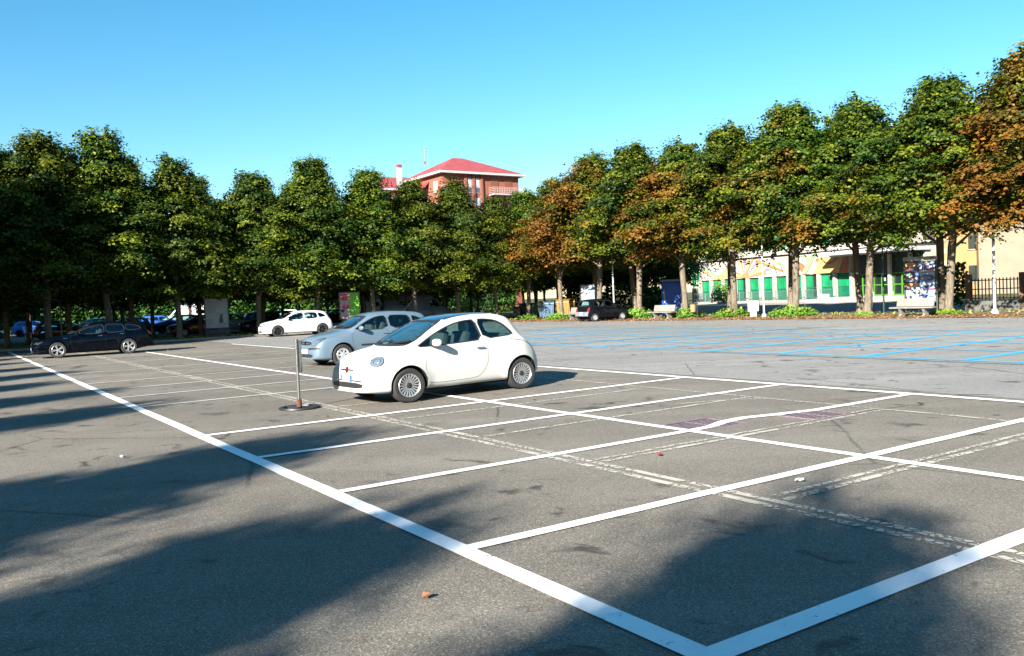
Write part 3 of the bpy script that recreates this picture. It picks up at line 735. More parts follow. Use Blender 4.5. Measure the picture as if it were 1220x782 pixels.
def car(sp, name, label, color, loc, rz, group=None, paint=None):
    paint = paint or PAINT
    root = thing(name, label, sp['cat'], loc, rz, group)
    smooth_me = loft(sp); bvh = BVHTree.FromPolygons([v.co for v in smooth_me.vertices], [tuple(p.vertices) for p in smooth_me.polygons])
    W = max(p[1] for p in sp['w']); cut = []
    xa, xb, fl = sp['cabin']; cav = loft(sp, .06, xa, xb, fl, 70); cut.append(cav)
    cavb = BVHTree.FromPolygons([v.co for v in cav.vertices], [tuple(p.vertices) for p in cav.polygons])
    for ax in sp['axle']:
        n = 40; arc = [(ax + sp['arch'] * math.cos(2 * PI * k / n), sp['wheel_r'] + .012 + sp['arch'] * math.sin(2 * PI * k / n)) for k in range(n)]
        cut.append(prism_mesh(arc, 'y', W - .30, W + .3)); cut.append(prism_mesh(arc, 'y', -W - .3, -W + .30))
    side = [rnd(p, 1) for p in sp['side_win']]
    for p in side: cut.append(prism_mesh(p, 'y', -1.5, 1.5))
    ws = rnd(sp['windshield'], 2); rw = rnd(sp['rear_win'], 2)
    cut.append(prism_mesh(ws, 'x', sp['ws_x'], 4)); cut.append(prism_mesh(rw, 'x', -4, sp['rw_x']))
    body = boolean(smooth_me.copy(), cut)
    mi = np.zeros(len(body.polygons), dtype=np.int32)
    for p in body.polygons:
        c = p.center; q = bvh.find_nearest(c)
        if q[3] > .004: mi[p.index] = 1
    bo = finish(body, 'body', [paint, TRIM], root, 38); bo.color = rgb(color)
    body.polygons.foreach_set('material_index', mi)
    def part(nm, m, fn, smooth=40, col=False, parent=root):
        mb = MB(); fn(mb); o = mb.build(nm, m, parent, smooth)
        if col: o.color = rgb(color)
        return o
    def P(mb, s, poly, off=.003, th=.01, m=0, step=.07): patch_into(mb, bvh, s, poly, off, th, m, step)
    for s in ('left', 'right'):
        for i, p in enumerate(side):
            w = part('side_window', sp.get('glass_rear', GLASS) if i else GLASS, lambda mb: P(mb, s, p, -.012, .005))
            part('window_seal', BLACK, lambda mb: seam_into(mb, bvh, s, p, .018, .0025, .02, 0, True), 40, False, w)
    w = part('windshield', GLASS, lambda mb: P(mb, 'front', ws, -.008, .005)); part('window_seal', BLACK, lambda mb: seam_into(mb, bvh, 'front', ws, .03, .002, .02, 0, True), 40, False, w)
    for s in (-.42, .12):
        part('wiper', BLACK, lambda mb: seam_into(mb, bvh, 'front', [(s, sp['windshield'][0][1] + .015), (s + .40, sp['windshield'][0][1] + .055)], .022, .02, .018), 40, False, w)
    w = part('rear_window', sp.get('glass_rear', GLASS), lambda mb: P(mb, 'rear', rw, -.008, .005)); part('window_seal', BLACK, lambda mb: seam_into(mb, bvh, 'rear', rw, .03, .002, .02, 0, True), 40, False, w)
    for s, sg in (('left', 1), ('right', -1)):
        for d in sp['doors']:
            dp = rnd(d['poly'], 1); do = part('door', paint, lambda mb: P(mb, s, dp, .0045, .006, 0, .06), 40, True)
            part('door_gap', TRIM, lambda mb: seam_into(mb, bvh, s, dp, .013, .0022, .003, 0, True), 40, False, do)
            hx, hz = d['handle']
            part('door_handle', CHROME if sp.get('chrome_handle') else paint, lambda mb: P(mb, s, rnd([(hx - .085, hz - .014), (hx + .085, hz - .014), (hx + .085, hz + .014), (hx - .085, hz + .014)], 2), .032, .012, 0, .05), 40, True, do)
        for p in sp.get('rub', []): part('rub_strip', BLACK, lambda mb: P(mb, s, p, .016, .016))
        mx, mz = sp['mirror']
        def mir(mb):
            p, n = hitp(bvh, s, mx, mz); y = p.y + sg * .13
            bm = bmesh.new(); bmesh.ops.create_uvsphere(bm, u_segments=18, v_segments=12, radius=1)
            vs = []
            for v in bm.verts:
                c = v.co; c = Vector((math.copysign(abs(c.x) ** .8, c.x) * .055, math.copysign(abs(c.y) ** .75, c.y) * .115, math.copysign(abs(c.z) ** .75, c.z) * .066))
                if c.x < -.02: c.x = -.02
                vs.append(c + Vector((mx, y + sg * .01, mz + .045)))
            mb.add(vs, [[v.index for v in f.verts] for f in bm.faces]); bm.free()
        mo = part('mirror', paint, mir, 60, True)
        def arm(mb):
            p, n = hitp(bvh, s, mx, mz - .02); mb.tube([p - Vector((0, sg * .02, 0)), Vector((mx, p.y + sg * .07, mz - .015)), Vector((mx, p.y + sg * .11, mz + .0))], [.03, .024, .02], 8)
        part('mirror_arm', BLACK, arm, 40, False, mo)
        for wx, ax in enumerate(sp['axle']): wheel(root, ax, sg * (W - sp['wheel_w'] / 2 - .012), sp['wheel_r'], sp['rim'], sp['wheel_w'], sp.get('rim_mat'))
        ms = (lambda q: q) if sg > 0 else mirror_poly
        if 'hl_obl' in sp: hs_ = oblique(*sp['hl_obl'], sg); hp = sp['headlight']
        else: hs_ = 'front'; hp = ms(sp['headlight'])
        hl = part('headlight', LAMP_IN, lambda mb: P(mb, hs_, hp, .004, .02, 0, .05))
        part('lens', LENS, lambda mb: P(mb, hs_, hp, .014, .004, 0, .05), 60, False, hl)
        part('lamp_rim', sp.get('lamp_rim', BLACK), lambda mb: seam_into(mb, bvh, hs_, hp, .009, .012, .014, 0, True, .05), 40, False, hl)
        for c, rr in sp.get('bulbs', []): part('bulb_ring', STEEL, lambda mb: [P(mb, hs_, q, .0085, .004, 0, 9) for q in stroke(ell(c[0] * (1 if callable(hs_) else sg), c[1], rr, rr, 18), .006, True)], 40, False, hl)
        for c, az, el, rr in sp.get('fog_obl', []): part('fog_light', AMBER, lambda mb: P(mb, oblique(c, az, el, sg), ell(0, 0, rr, rr * .9, 16), .006, .012, 0, .05))
        part('tail_light', REDLENS, lambda mb: P(mb, 'rear', ms(sp['tail']), .008, .02, 0, .05))
        for p in sp.get('fog', []): part('fog_light', AMBER, lambda mb: P(mb, 'front', ms(p), .006, .012, 0, .05))
    for sd_, pts in sp.get('seams', []): part('panel_gap', TRIM, lambda mb: seam_into(mb, bvh, sd_, pts, .010, .0016, .003))
    for nm, m, s, poly, off in sp.get('extras', []): part(nm, m, lambda mb: P(mb, s, poly, off, max(.008, off)), 40, m is PAINT)
    for s, (u, v, w_, h_) in (('front', sp['plate_f']), ('rear', sp['plate_r'])):
        p, n = hitp(bvh, s, u, v); sg = 1 if s == 'front' else -1
        pl = part('number_plate', [PLATE, PLATEB], lambda mb: (mb.box((p.x + sg * .015, u, v), (.02, w_, h_)), mb.box((p.x + sg * .017, u - w_ / 2 + .025, v), (.02, .05, h_ - .004), 1), mb.box((p.x + sg * .017, u + w_ / 2 - .02, v), (.02, .04, h_ - .004), 1)), None)
    # cabin: seats, dashboard, steering wheel
    sx, sz = sp['seat']
    for y in (-.35, .35):
        def seat(mb):
            mb.box((sx, y, sz), (.5, .48, .16), 0, 0, .06)
            mb.box((sx - .33, y, sz + .32), (.14, .46, .62), 0, 0, .06, Matrix.Rotation(-.22, 4, 'Y'))
        st = part('front_seat', SEATM, seat, 40)
        part('headrest', sp.get('headrest', SEATM), lambda mb: (mb.box((sx - .44, y, sz + .70), (.09, .25, .17), 0, 0, .05), mb.tube([(sx - .43, y - .06, sz + .5), (sx - .43, y - .06, sz + .66)], .008, 6), mb.tube([(sx - .43, y + .06, sz + .5), (sx - .43, y + .06, sz + .66)], .008, 6)), 40, False, st)
    rx = sp.get('rear_seat', sx - .95)
    part('rear_seat', SEATM, lambda mb: (mb.box((rx, 0, sz), (.45, 1.1, .16), 0, 0, .05), mb.box((rx - .28, 0, sz + .27), (.13, 1.1, .55), 0, 0, .05, Matrix.Rotation(-.25, 4, 'Y'))), 40)
    dx, dzz = sp['dash']
    part('dashboard', TRIM, lambda mb: mb.box((dx, 0, dzz), (.45, 1.22, .2), 0, 0, .06), 40)
    part('steering_wheel', BLACK, lambda mb: mb.tube([(dx - .30 + .09 * math.sin(a), .35 + .18 * math.cos(a), dzz + .08 + .16 * math.sin(a)) for a in [2 * PI * k / 24 for k in range(25)]], .014, 6), 60)
    part('underbody', TRIM, lambda mb: mb.box(((sp['axle'][0] + sp['axle'][1]) / 2, 0, sp['wheel_r'] * .85), (sp['axle'][0] - sp['axle'][1] + .3, W * 1.3, .2)), None)
    for x, y, dx2, h in sp.get('antenna', []):
        p, n = hitp(bvh, 'top', x, y); part('antenna', BLACK, lambda mb: mb.tube([p, p + Vector((dx2, 0, h))], [.008, .004], 6))
    return root, bvh

CITY = dict(cat='car', top=[(1.775, .38), (1.774, .48), (1.762, .60), (1.725, .71), (1.64, .80), (1.50, .865), (1.30, .915), (1.12, .948), (1.03, .968), (.97, .995), (.74, 1.135), (.50, 1.265), (.24, 1.378), (.02, 1.442), (-.2, 1.474), (-.45, 1.488), (-.75, 1.476), (-1.0, 1.438), (-1.15, 1.385), (-1.26, 1.27), (-1.38, 1.10), (-1.50, .93), (-1.60, .79), (-1.68, .68), (-1.745, .58), (-1.775, .46), (-1.773, .36)],
    w=[(1.775, .52), (1.765, .60), (1.71, .69), (1.60, .745), (1.4, .785), (1.06, .812), (.5, .803), (-.5, .808), (-1.24, .818), (-1.5, .775), (-1.65, .70), (-1.74, .61), (-1.775, .52)],
    zs=[(1.775, .38), (1.7, .60), (1.5, .74), (1.1, .845), (.8, .885), (0, .935), (-.9, .985), (-1.3, .95), (-1.5, .82), (-1.65, .68), (-1.775, .4)],
    wb=[(-1.8, .95), (0, .955), (1.2, .94), (1.8, .9)], wr=[(1.775, .42), (1.5, .57), (1.0, .645), (.6, .615), (.1, .585), (-.5, .580), (-1.1, .56), (-1.45, .54), (-1.7, .50)],
    zb=[(1.775, .22), (1.5, .19), (1.0, .20), (-1.2, .20), (-1.55, .26), (-1.775, .30)], axle=(1.06, -1.24), wheel_r=.298, wheel_w=.185, arch=.338, flare=.022, crown=.065,
    side_win=[[(.86, .935), (.70, 1.025), (.50, 1.135), (.28, 1.235), (.08, 1.305), (-.12, 1.345), (-.36, 1.360), (-.43, .995), (0, .970), (.5, .945)], [(-.41, 1.361), (-.58, 1.358), (-.80, 1.325), (-.95, 1.25), (-1.07, 1.12), (-1.11, 1.045), (-.47, 1.0)]],
    windshield=[(-.625, .985), (-.3, .972), (.3, .972), (.625, .985), (.50, 1.36), (.25, 1.385), (-.25, 1.385), (-.50, 1.36)], ws_x=.1,
    rear_win=[(-.53, 1.0), (.53, 1.0), (.45, 1.31), (-.45, 1.31)], rw_x=-.95, cabin=(.92, -1.30, .42),
    doors=[dict(poly=[(.70, .925), (.735, .72), (.73, .33), (.5, .30), (-.25, .315), (-.40, .40), (-.50, .58), (-.52, .75), (-.49, .985), (0, .955)], handle=(-.36, .845))],
    chrome_handle=True, mirror=(.56, .955), rim='fan', headlight=ell(0, 0, .108, .108, 22), hl_obl=((1.50, .60, .70), R(40), R(30)), lamp_rim=CHROME, bulbs=[((.0, .0), .062)], fog_obl=[((1.62, .62, .535), R(38), R(8), .055)],
    tail=[(.50, .64), (.63, .64), (.61, .88), (.53, .88)], plate_f=(0.0, .46, .36, .115), plate_r=(0, .70, .5, .11), seat=(.12, .53), dash=(.80, .86), rear_seat=-.80, headrest=SEATC,
    extras=[('roof_panel', ROOFGL, 'top', rnd([(.22, -.50), (.22, .50), (-.1, .53), (-.72, .53), (-.80, .40), (-.80, -.40), (-.72, -.53), (-.1, -.53)], 1), .004),
            ('lower_grille', BLACK, 'front', rnd([(-.50, .29), (.50, .29), (.56, .385), (-.56, .385)], 1), .004),
            ('chrome_bar', CHROME, 'front', [(.20, .408), (.52, .414), (.52, .430), (.20, .430)], .014), ('chrome_bar', CHROME, 'front', [(-.52, .414), (-.20, .408), (-.20, .430), (-.52, .430)], .014),
            ('grille_trim', CHROME, 'front', [(.07, .585), (.24, .590), (.24, .606), (.07, .609)], .012), ('grille_trim', CHROME, 'front', [(-.24, .590), (-.07, .585), (-.07, .609), (-.24, .606)], .012),
            ('emblem', CHROME, 'front', ell(0, .597, .058, .056), .012), ('emblem', BADGE, 'front', ell(0, .597, .047, .045), .0145),
            ('front_lip', BLACK, 'front', [(-.55, .215), (.55, .215), (.58, .245), (-.58, .245)], .006)],
    seams=[('top', [(.98, .66), (1.2, .665), (1.42, .63), (1.58, .54), (1.66, .40), (1.69, .2), (1.695, 0), (1.69, -.2), (1.66, -.40), (1.58, -.54), (1.42, -.63), (1.2, -.665), (.98, -.66)]),
           ('left', [(-1.02, .965), (-1.30, .915), (-1.52, .80)]), ('right', [(-1.02, .965), (-1.30, .915), (-1.52, .80)]), ('rear', [(-.60, .98), (-.62, .62), (-.5, .55), (.5, .55), (.62, .62), (.60, .98)])],
    antenna=[(-.95, 0, -.18, .32)])
HATCH = dict(cat='car', top=[(1.95, .42), (1.948, .54), (1.925, .66), (1.86, .75), (1.72, .82), (1.45, .885), (1.15, .94), (1.0, .975), (.9, 1.01), (.55, 1.22), (.25, 1.36), (.0, 1.425), (-.3, 1.455), (-.75, 1.455), (-1.25, 1.42), (-1.5, 1.37), (-1.62, 1.27), (-1.74, 1.08), (-1.82, .95), (-1.86, .82), (-1.90, .66), (-1.945, .55), (-1.95, .42)],
    w=[(1.95, .50), (1.93, .60), (1.84, .72), (1.65, .79), (1.15, .825), (0, .825), (-1.3, .825), (-1.65, .79), (-1.85, .73), (-1.95, .62)],
    zs=[(1.95, .42), (1.85, .64), (1.6, .76), (1.1, .86), (.6, .905), (0, .93), (-1.2, .965), (-1.6, .95), (-1.8, .85), (-1.95, .42)],
    wb=[(-1.95, .95), (0, .955), (1.95, .93)], wr=[(1.95, .45), (1.5, .60), (.9, .66), (.4, .61), (-.3, .59), (-1.3, .565), (-1.8, .57), (-1.95, .5)],
    zb=[(1.95, .22), (1.6, .18), (-1.4, .19), (-1.75, .26), (-1.95, .30)], axle=(1.17, -1.29), wheel_r=.300, wheel_w=.185, arch=.342, flare=.012, crown=.075,
    side_win=[[(.80, .955), (.5, 1.125), (.25, 1.245), (.02, 1.318), (-.26, 1.335), (-.28, .965)], [(-.33, 1.335), (-.75, 1.332), (-1.02, 1.305), (-1.06, 1.0), (-.35, .967)], [(-1.10, 1.30), (-1.25, 1.27), (-1.43, 1.19), (-1.50, 1.10), (-1.46, 1.06), (-1.13, 1.02)]],
    windshield=[(-.63, 1.025), (-.3, 1.01), (.3, 1.01), (.63, 1.025), (.51, 1.32), (.25, 1.345), (-.25, 1.345), (-.51, 1.32)], ws_x=0.,
    rear_win=[(-.54, 1.05), (.54, 1.05), (.46, 1.31), (-.46, 1.31)], rw_x=-1.3, cabin=(.85, -1.62, .42),
    doors=[dict(poly=[(.88, .915), (.86, .6), (.80, .34), (-.28, .33), (-.30, .95), (.2, .94)], handle=(-.14, .84)), dict(poly=[(-.33, .95), (-.31, .33), (-.82, .34), (-.98, .52), (-1.10, .70), (-1.12, .985)], handle=(-.98, .87))],
    mirror=(.62, .97), rim='holes', headlight=rnd([(.42, .57), (.64, .60), (.70, .70), (.66, .79), (.52, .775), (.40, .66)], 2), bulbs=[((.56, .70), .06), ((.49, .63), .045)],
    tail=[(.50, .70), (.70, .70), (.66, 1.0), (.55, 1.0)], plate_f=(0, .42, .5, .11), plate_r=(0, .62, .5, .11), seat=(.15, .52), dash=(.75, .86), rear_seat=-.95,
    rub=[[(.62, .525), (.62, .570), (-.26, .570), (-.26, .525)], [(-.33, .525), (-.33, .57), (-.88, .57), (-.86, .525)]],
    extras=[('grille', BLACK, 'front', rnd([(-.36, .60), (.36, .60), (.38, .70), (-.38, .70)], 1), .006), ('bumper_strip', BLACK, 'front', [(-.72, .50), (-.27, .485), (-.27, .53), (-.72, .545)], .016), ('bumper_strip', BLACK, 'front', [(.27, .485), (.72, .50), (.72, .545), (.27, .53)], .016),
            ('lower_grille', BLACK, 'front', rnd([(-.5, .26), (.5, .26), (.52, .36), (-.52, .36)], 1), .004), ('badge', CHROME, 'front', ell(0, .66, .05, .05), .014), ('bumper_strip', BLACK, 'rear', [(-.70, .50), (.70, .50), (.70, .55), (-.70, .55)], .016)],
    antenna=[(-1.2, 0, -.3, .3)])
def scaled(sp, kx, ky, kz, **over):
    s = dict(sp); X = lambda L: [(a * kx, b * ky) for a, b in L]; XZ = lambda L: [(a * kx, b * kz) for a, b in L]; YZ = lambda L: [(a * ky, b * kz) for a, b in L]
    for k in ('w', 'wr'): s[k] = X(sp[k])
    for k in ('top', 'zs', 'zb'): s[k] = XZ(sp[k])
    s['wb'] = [(a * kx, b) for a, b in sp['wb']]; s['axle'] = tuple(a * kx for a in sp['axle'])
    s['side_win'] = [XZ(p) for p in sp['side_win']]
    for k in ('windshield', 'rear_win', 'headlight', 'tail'): s[k] = YZ(sp[k])
    s['fog'] = [YZ(p) for p in sp.get('fog', [])]; s['bulbs'] = [((c[0] * ky, c[1] * kz), r_) for c, r_ in sp.get('bulbs', [])]
    s['ws_x'] *= kx; s['rw_x'] *= kx; s['cabin'] = (sp['cabin'][0] * kx, sp['cabin'][1] * kx, sp['cabin'][2])
    s['doors'] = [dict(poly=XZ(d['poly']), handle=(d['handle'][0] * kx, d['handle'][1] * kz)) for d in sp['doors']]
    s['mirror'] = (sp['mirror'][0] * kx, sp['mirror'][1] * kz); s['rub'] = []
    s['extras'] = [(n, m, sd, (X(p) if sd == 'top' else YZ(p)), o) for n, m, sd, p, o in sp['extras'] if n != 'bumper_strip']
    s.update(over); return s
GOLF = scaled(HATCH, 1.075, 1.075, 1.01, wheel_r=.318, arch=.362, rim='five', rim_mat=RIMDARK, headlight=rnd([(.46, .60), (.70, .64), (.78, .74), (.70, .75), (.46, .68)], 1), bulbs=[((.58, .67), .035)])
WAGON = dict(cat='car', top=[(2.33, .42), (2.327, .54), (2.30, .64), (2.22, .72), (2.05, .775), (1.6, .855), (1.2, .92), (1.02, .955), (.92, .985), (.5, 1.185), (.15, 1.325), (-.15, 1.385), (-.6, 1.415), (-1.2, 1.40), (-1.7, 1.345), (-1.92, 1.29), (-2.05, 1.16), (-2.18, .99), (-2.24, .86), (-2.28, .68), (-2.325, .56), (-2.33, .42)],
    w=[(2.33, .38), (2.31, .52), (2.22, .70), (2.0, .82), (1.5, .90), (.5, .905), (-.8, .905), (-1.5, .905), (-1.9, .85), (-2.2, .76), (-2.33, .62)],
    zs=[(2.33, .42), (2.2, .62), (1.9, .72), (1.3, .835), (.7, .885), (0, .91), (-1.2, .955), (-1.9, .97), (-2.15, .86), (-2.33, .42)],
    wb=[(-2.33, .94), (0, .94), (2.33, .92)], wr=[(2.33, .36), (1.8, .60), (1.0, .70), (.4, .63), (-.4, .59), (-1.4, .57), (-2.0, .55), (-2.33, .5)],
    zb=[(2.33, .20), (1.9, .17), (-1.5, .18), (-2.0, .26), (-2.33, .30)], axle=(1.40, -1.30), wheel_r=.325, wheel_w=.21, arch=.366, flare=.016, crown=.07,
    side_win=[[(.80, .94), (.45, 1.11), (.15, 1.225), (-.1, 1.275), (-.36, 1.295), (-.38, .945)], [(-.43, 1.295), (-.85, 1.29), (-1.12, 1.275), (-1.18, 1.02), (-1.05, .965), (-.45, .948)], [(-1.20, 1.27), (-1.5, 1.235), (-1.74, 1.17), (-1.84, 1.08), (-1.78, 1.04), (-1.26, 1.0)]],
    windshield=[(-.66, 1.0), (-.3, .985), (.3, .985), (.66, 1.0), (.53, 1.285), (.25, 1.305), (-.25, 1.305), (-.53, 1.285)], ws_x=0., rear_win=[(-.55, 1.03), (.55, 1.03), (.47, 1.24), (-.47, 1.24)], rw_x=-1.7, cabin=(.85, -2.0, .40),
    doors=[dict(poly=[(.93, .90), (.90, .6), (.84, .32), (-.38, .31), (-.40, .93), (.2, .92)], handle=(-.22, .83)), dict(poly=[(-.43, .93), (-.41, .31), (-.84, .32), (-.98, .55), (-1.14, .72), (-1.20, .96)], handle=(-1.05, .87))],
    chrome_handle=True, mirror=(.62, .95), rim='five', headlight=rnd([(.50, .60), (.78, .62), (.80, .70), (.52, .675)], 1), bulbs=[((.58, .64), .028), ((.67, .65), .028)],
    tail=[(.42, .84), (.74, .80), (.72, .93), (.42, .96)], plate_f=(.38, .40, .36, .11), plate_r=(0, .72, .5, .11), seat=(.12, .50), dash=(.78, .83), rear_seat=-.95, glass_rear=GLASS_D,
    extras=[('grille', BLACK, 'front', [(0, .30), (.13, .55), (.13, .66), (-.13, .66), (-.13, .55)], .006), ('grille_trim', CHROME, 'front', [(.13, .55), (.145, .55), (.145, .67), (.13, .67)], .012), ('grille_trim', CHROME, 'front', [(-.145, .55), (-.13, .55), (-.13, .67), (-.145, .67)], .012),
            ('lower_grille', BLACK, 'front', rnd([(-.6, .25), (.6, .25), (.62, .34), (-.62, .34)], 1), .005), ('side_repeater', CHROME, 'right', [(1.02, .78), (1.18, .79), (1.18, .81), (1.02, .80)], .01), ('side_repeater', CHROME, 'left', [(1.02, .78), (1.18, .79), (1.18, .81), (1.02, .80)], .01)])
BOXY = dict(cat='car', top=[(1.67, .42), (1.665, .54), (1.64, .66), (1.56, .75), (1.35, .83), (1.05, .895), (.90, .92), (.82, .95), (.50, 1.17), (.22, 1.335), (.05, 1.385), (-.3, 1.415), (-.9, 1.41), (-1.28, 1.37), (-1.40, 1.32), (-1.47, 1.15), (-1.53, .95), (-1.57, .80), (-1.60, .65), (-1.66, .55), (-1.67, .42)],
    w=[(1.67, .50), (1.64, .60), (1.5, .69), (1.1, .75), (0, .755), (-1.1, .755), (-1.45, .725), (-1.6, .68), (-1.67, .62)],
    zs=[(1.67, .42), (1.55, .64), (1.3, .745), (.9, .82), (.4, .87), (-.6, .89), (-1.3, .90), (-1.5, .85), (-1.67, .42)], wb=[(-1.7, .955), (1.7, .94)], wr=[(1.67, .45), (1.2, .58), (.8, .60), (.3, .57), (-.5, .56), (-1.3, .55), (-1.67, .52)],
    zb=[(1.67, .24), (1.3, .20), (-1.1, .21), (-1.67, .32)], axle=(1.03, -1.17), wheel_r=.262, wheel_w=.16, arch=.30, flare=.012, crown=.06,
    side_win=[[(.66, .905), (.42, 1.06), (.2, 1.19), (.05, 1.27), (-.3, 1.30), (-.32, .925)], [(-.37, 1.30), (-.9, 1.295), (-1.10, 1.27), (-1.22, 1.0), (-1.18, .96), (-.39, .93)]],
    windshield=[(-.58, .96), (.58, .96), (.49, 1.29), (.2, 1.31), (-.2, 1.31), (-.49, 1.29)], ws_x=0., rear_win=[(-.54, .97), (.54, .97), (.49, 1.28), (-.49, 1.28)], rw_x=-1.15, cabin=(.72, -1.36, .42),
    doors=[dict(poly=[(.74, .88), (.72, .6), (.68, .35), (-.30, .34), (-.36, .5), (-.37, .91)], handle=(-.22, .80))], mirror=(.50, .92), rim='small',
    headlight=rnd([(.36, .62), (.58, .62), (.60, .72), (.38, .70)], 1), tail=[(.50, .62), (.66, .62), (.66, .86), (.55, .86)], plate_f=(0, .42, .5, .11), plate_r=(0, .52, .40, .14), seat=(.1, .50), dash=(.62, .82), rear_seat=-.8,
    extras=[('bumper', plain('bumper_grey', (.16, .17, .20), .55), 'rear', [(-.62, .36), (.62, .36), (.64, .62), (-.64, .62)], .012), ('grille', BLACK, 'front', [(-.3, .58), (.3, .58), (.3, .64), (-.3, .64)], .006)])
VAN = dict(cat='van', top=[(2.7, .46), (2.695, .62), (2.66, .82), (2.55, 1.0), (2.3, 1.14), (2.05, 1.25), (1.95, 1.30), (1.55, 1.75), (1.25, 2.08), (1.05, 2.26), (.8, 2.38), (.4, 2.44), (-.6, 2.47), (-2.3, 2.47), (-2.55, 2.44), (-2.64, 2.2), (-2.67, 1.6), (-2.69, .9), (-2.70, .46)],
    w=[(2.7, .70), (2.66, .82), (2.5, .92), (2.1, .98), (1.2, 1.0), (-2.2, 1.0), (-2.55, .98), (-2.7, .93)], zs=[(2.7, .46), (2.5, .85), (2.2, 1.02), (1.6, 1.15), (.5, 1.22), (-2.4, 1.25), (-2.7, 1.0)],
    wb=[(-2.7, .985), (2.7, .95)], wr=[(2.7, .62), (2.2, .80), (1.6, .84), (.9, .84), (0, .86), (-2.4, .86), (-2.7, .84)], zb=[(2.7, .28), (2.2, .24), (-2.0, .26), (-2.7, .36)], axle=(1.75, -1.45), wheel_r=.34, wheel_w=.2, arch=.385, flare=.01, crown=.12,
    side_win=[[(1.75, 1.28), (1.45, 1.62), (1.25, 1.82), (.85, 1.88), (.84, 1.27)], [(-.6, 1.45), (-.6, 1.85), (-1.5, 1.85), (-1.5, 1.45)]], windshield=[(-.74, 1.36), (.74, 1.36), (.70, 2.12), (.3, 2.18), (-.3, 2.18), (-.70, 2.12)], ws_x=.7,
    rear_win=[(-.7, 1.4), (.7, 1.4), (.68, 1.95), (-.68, 1.95)], rw_x=-2.4, cabin=(1.75, -2.55, .55), doors=[dict(poly=[(1.72, 1.2), (1.35, .5), (.80, .40), (.78, 1.2)], handle=(.92, 1.08))], mirror=(1.5, 1.35), rim='small',
    headlight=rnd([(.55, .80), (.82, .84), (.84, 1.02), (.60, .95)], 1), tail=[(.82, .75), (.92, .75), (.92, 1.25), (.82, 1.25)], plate_f=(0, .52, .5, .11), plate_r=(0, .62, .5, .11), seat=(.7, .8), dash=(1.6, 1.12), rear_seat=-.6, glass_rear=GLASS_D,
    extras=[('grille', BLACK, 'front', [(-.45, .66), (.45, .66), (.5, .82), (-.5, .82)], .006), ('bumper', BLACK, 'front', [(-.8, .36), (.8, .36), (.84, .60), (-.84, .60)], .02)])

# ------------------------------------------------------------------ parked cars
car(CITY, 'city_car', 'white three door city car with a navy glass roof and fan spoke wheels', (.40, .395, .375), (-1.36, 15.52, 0), R(217))[0].scale = (1.035, 1.02, .975)
polo, _ = car(HATCH, 'parked_car', 'silver blue hatchback parked right behind the white city car', (.105, .15, .195), (-4.22, 25.0, 0), R(215), None, MPAINT)
car(WAGON, 'parked_car', 'dark navy estate car with silver five spoke wheels in the left corner', (.0001, .0009, .0032), (-18.0, 36.6, 0), R(211))
golf, _ = car(GOLF, 'parked_car', 'white hatchback with black wheels parked at the far kerb left of the silver car', (.48, .48, .49), (-12.95, 51.1, 0), R(208))
car(BOXY, 'parked_car', 'small black hatchback with red tail lights parked among the benches', (.003, .004, .006), (5.75, 53.9, 0), R(33))
van, _ = car(VAN, 'parked_van', 'pale blue grey camper van in the shade behind the silver hatchback', (.12, .165, .23), (-7.3, 66.0, 0), R(18))
def recolor(root, c):
    for o in bpy.data.objects:
        p = o.parent
        if p is not None and (p == root or p.parent == root): o.color = rgb(c)
PARK = [(golf, (-18.9, 66.5), 27, (.02, .13, .62), 'bright blue hatchback between the grey poster panel and the white hatchback'),
        (polo, (-21.3, 65.5), 30, (.30, .45, .62), 'light blue hatchback half hidden behind the grey poster panel'),
        (polo, (-21.6, 58.6), 222, (.07, .006, .012), 'maroon car at the left edge of the grey poster panel'),
        (golf, (-27.6, 70.5), 205, (.015, .04, .20), 'dark blue hatchback in the shade between the estate car and the maroon car'),
        (polo, (-21.5, 77.5), 205, (.02, .022, .028), 'black hatchback behind the bright blue one'),
        (golf, (-23.4, 92), 35, (.75, .75, .76), 'far white car above the bright blue hatchback'),
        (golf, (-15.1, 74.5), 205, (.012, .016, .05), 'dark blue car behind the white hatchback'),
        (polo, (-37.5, 76.0), 205, (.02, .07, .09), 'dark teal car deep in the shade above the estate car'),
        (golf, (-33.6, 82.0), 25, (.03, .10, .40), 'blue car deep in the shade behind the estate car'),
        (polo, (-41.6, 66.0), 40, (.05, .17, .18), 'teal hatchback in the shade left of the estate car'),
        (golf, (-41.0, 60.5), 205, (.78, .78, .78), 'white car at the left edge of the photo in the shade'),
        (golf, (-44.5, 80.0), 25, (.05, .18, .55), 'blue hatchback above the nose of the estate car'),
        (polo, (-30.6, 67.5), 210, (.03, .05, .10), 'dark blue car in the deep shade above the roof of the estate car'),
        (golf, (-33.0, 63.0), 25, (.05, .05, .055), 'grey car in the deep shade between two trunks behind the estate car'),
        (golf, (-17.2, 60.6), 208, (.01, .012, .016), 'black car close behind the grey poster panel'),
        (polo, (-10.6, 82.0), 30, (.20, .02, .025), 'small red car far back under the lindens left of the camper van'),
        (polo, (-13.2, 86.0), 200, (.05, .06, .09), 'dark grey car far behind the pink and green panel')]
for src, (x, y), a, c, lab in PARK:
    r_ = dup(src, (x, y, 0), R(a), lab, 'cars in the shaded car park'); recolor(r_, c)
r_ = dup(van, (-32.4, 86, 0), R(200), 'white van far back in the shaded car park', 'cars in the shaded car park'); recolor(r_, (.42, .42, .44))
r_ = dup(van, (-13.3, 76, 0), R(250), 'white van nose on between the green panel and the camper van', 'cars in the shaded car park'); recolor(r_, (.75, .76, .78))

# ------------------------------------------------------------------ street furniture
def face_cam(p, off=0.0): return math.atan2(-p[1], -p[0]) + PI / 2 + off     # local -y looks at the lot
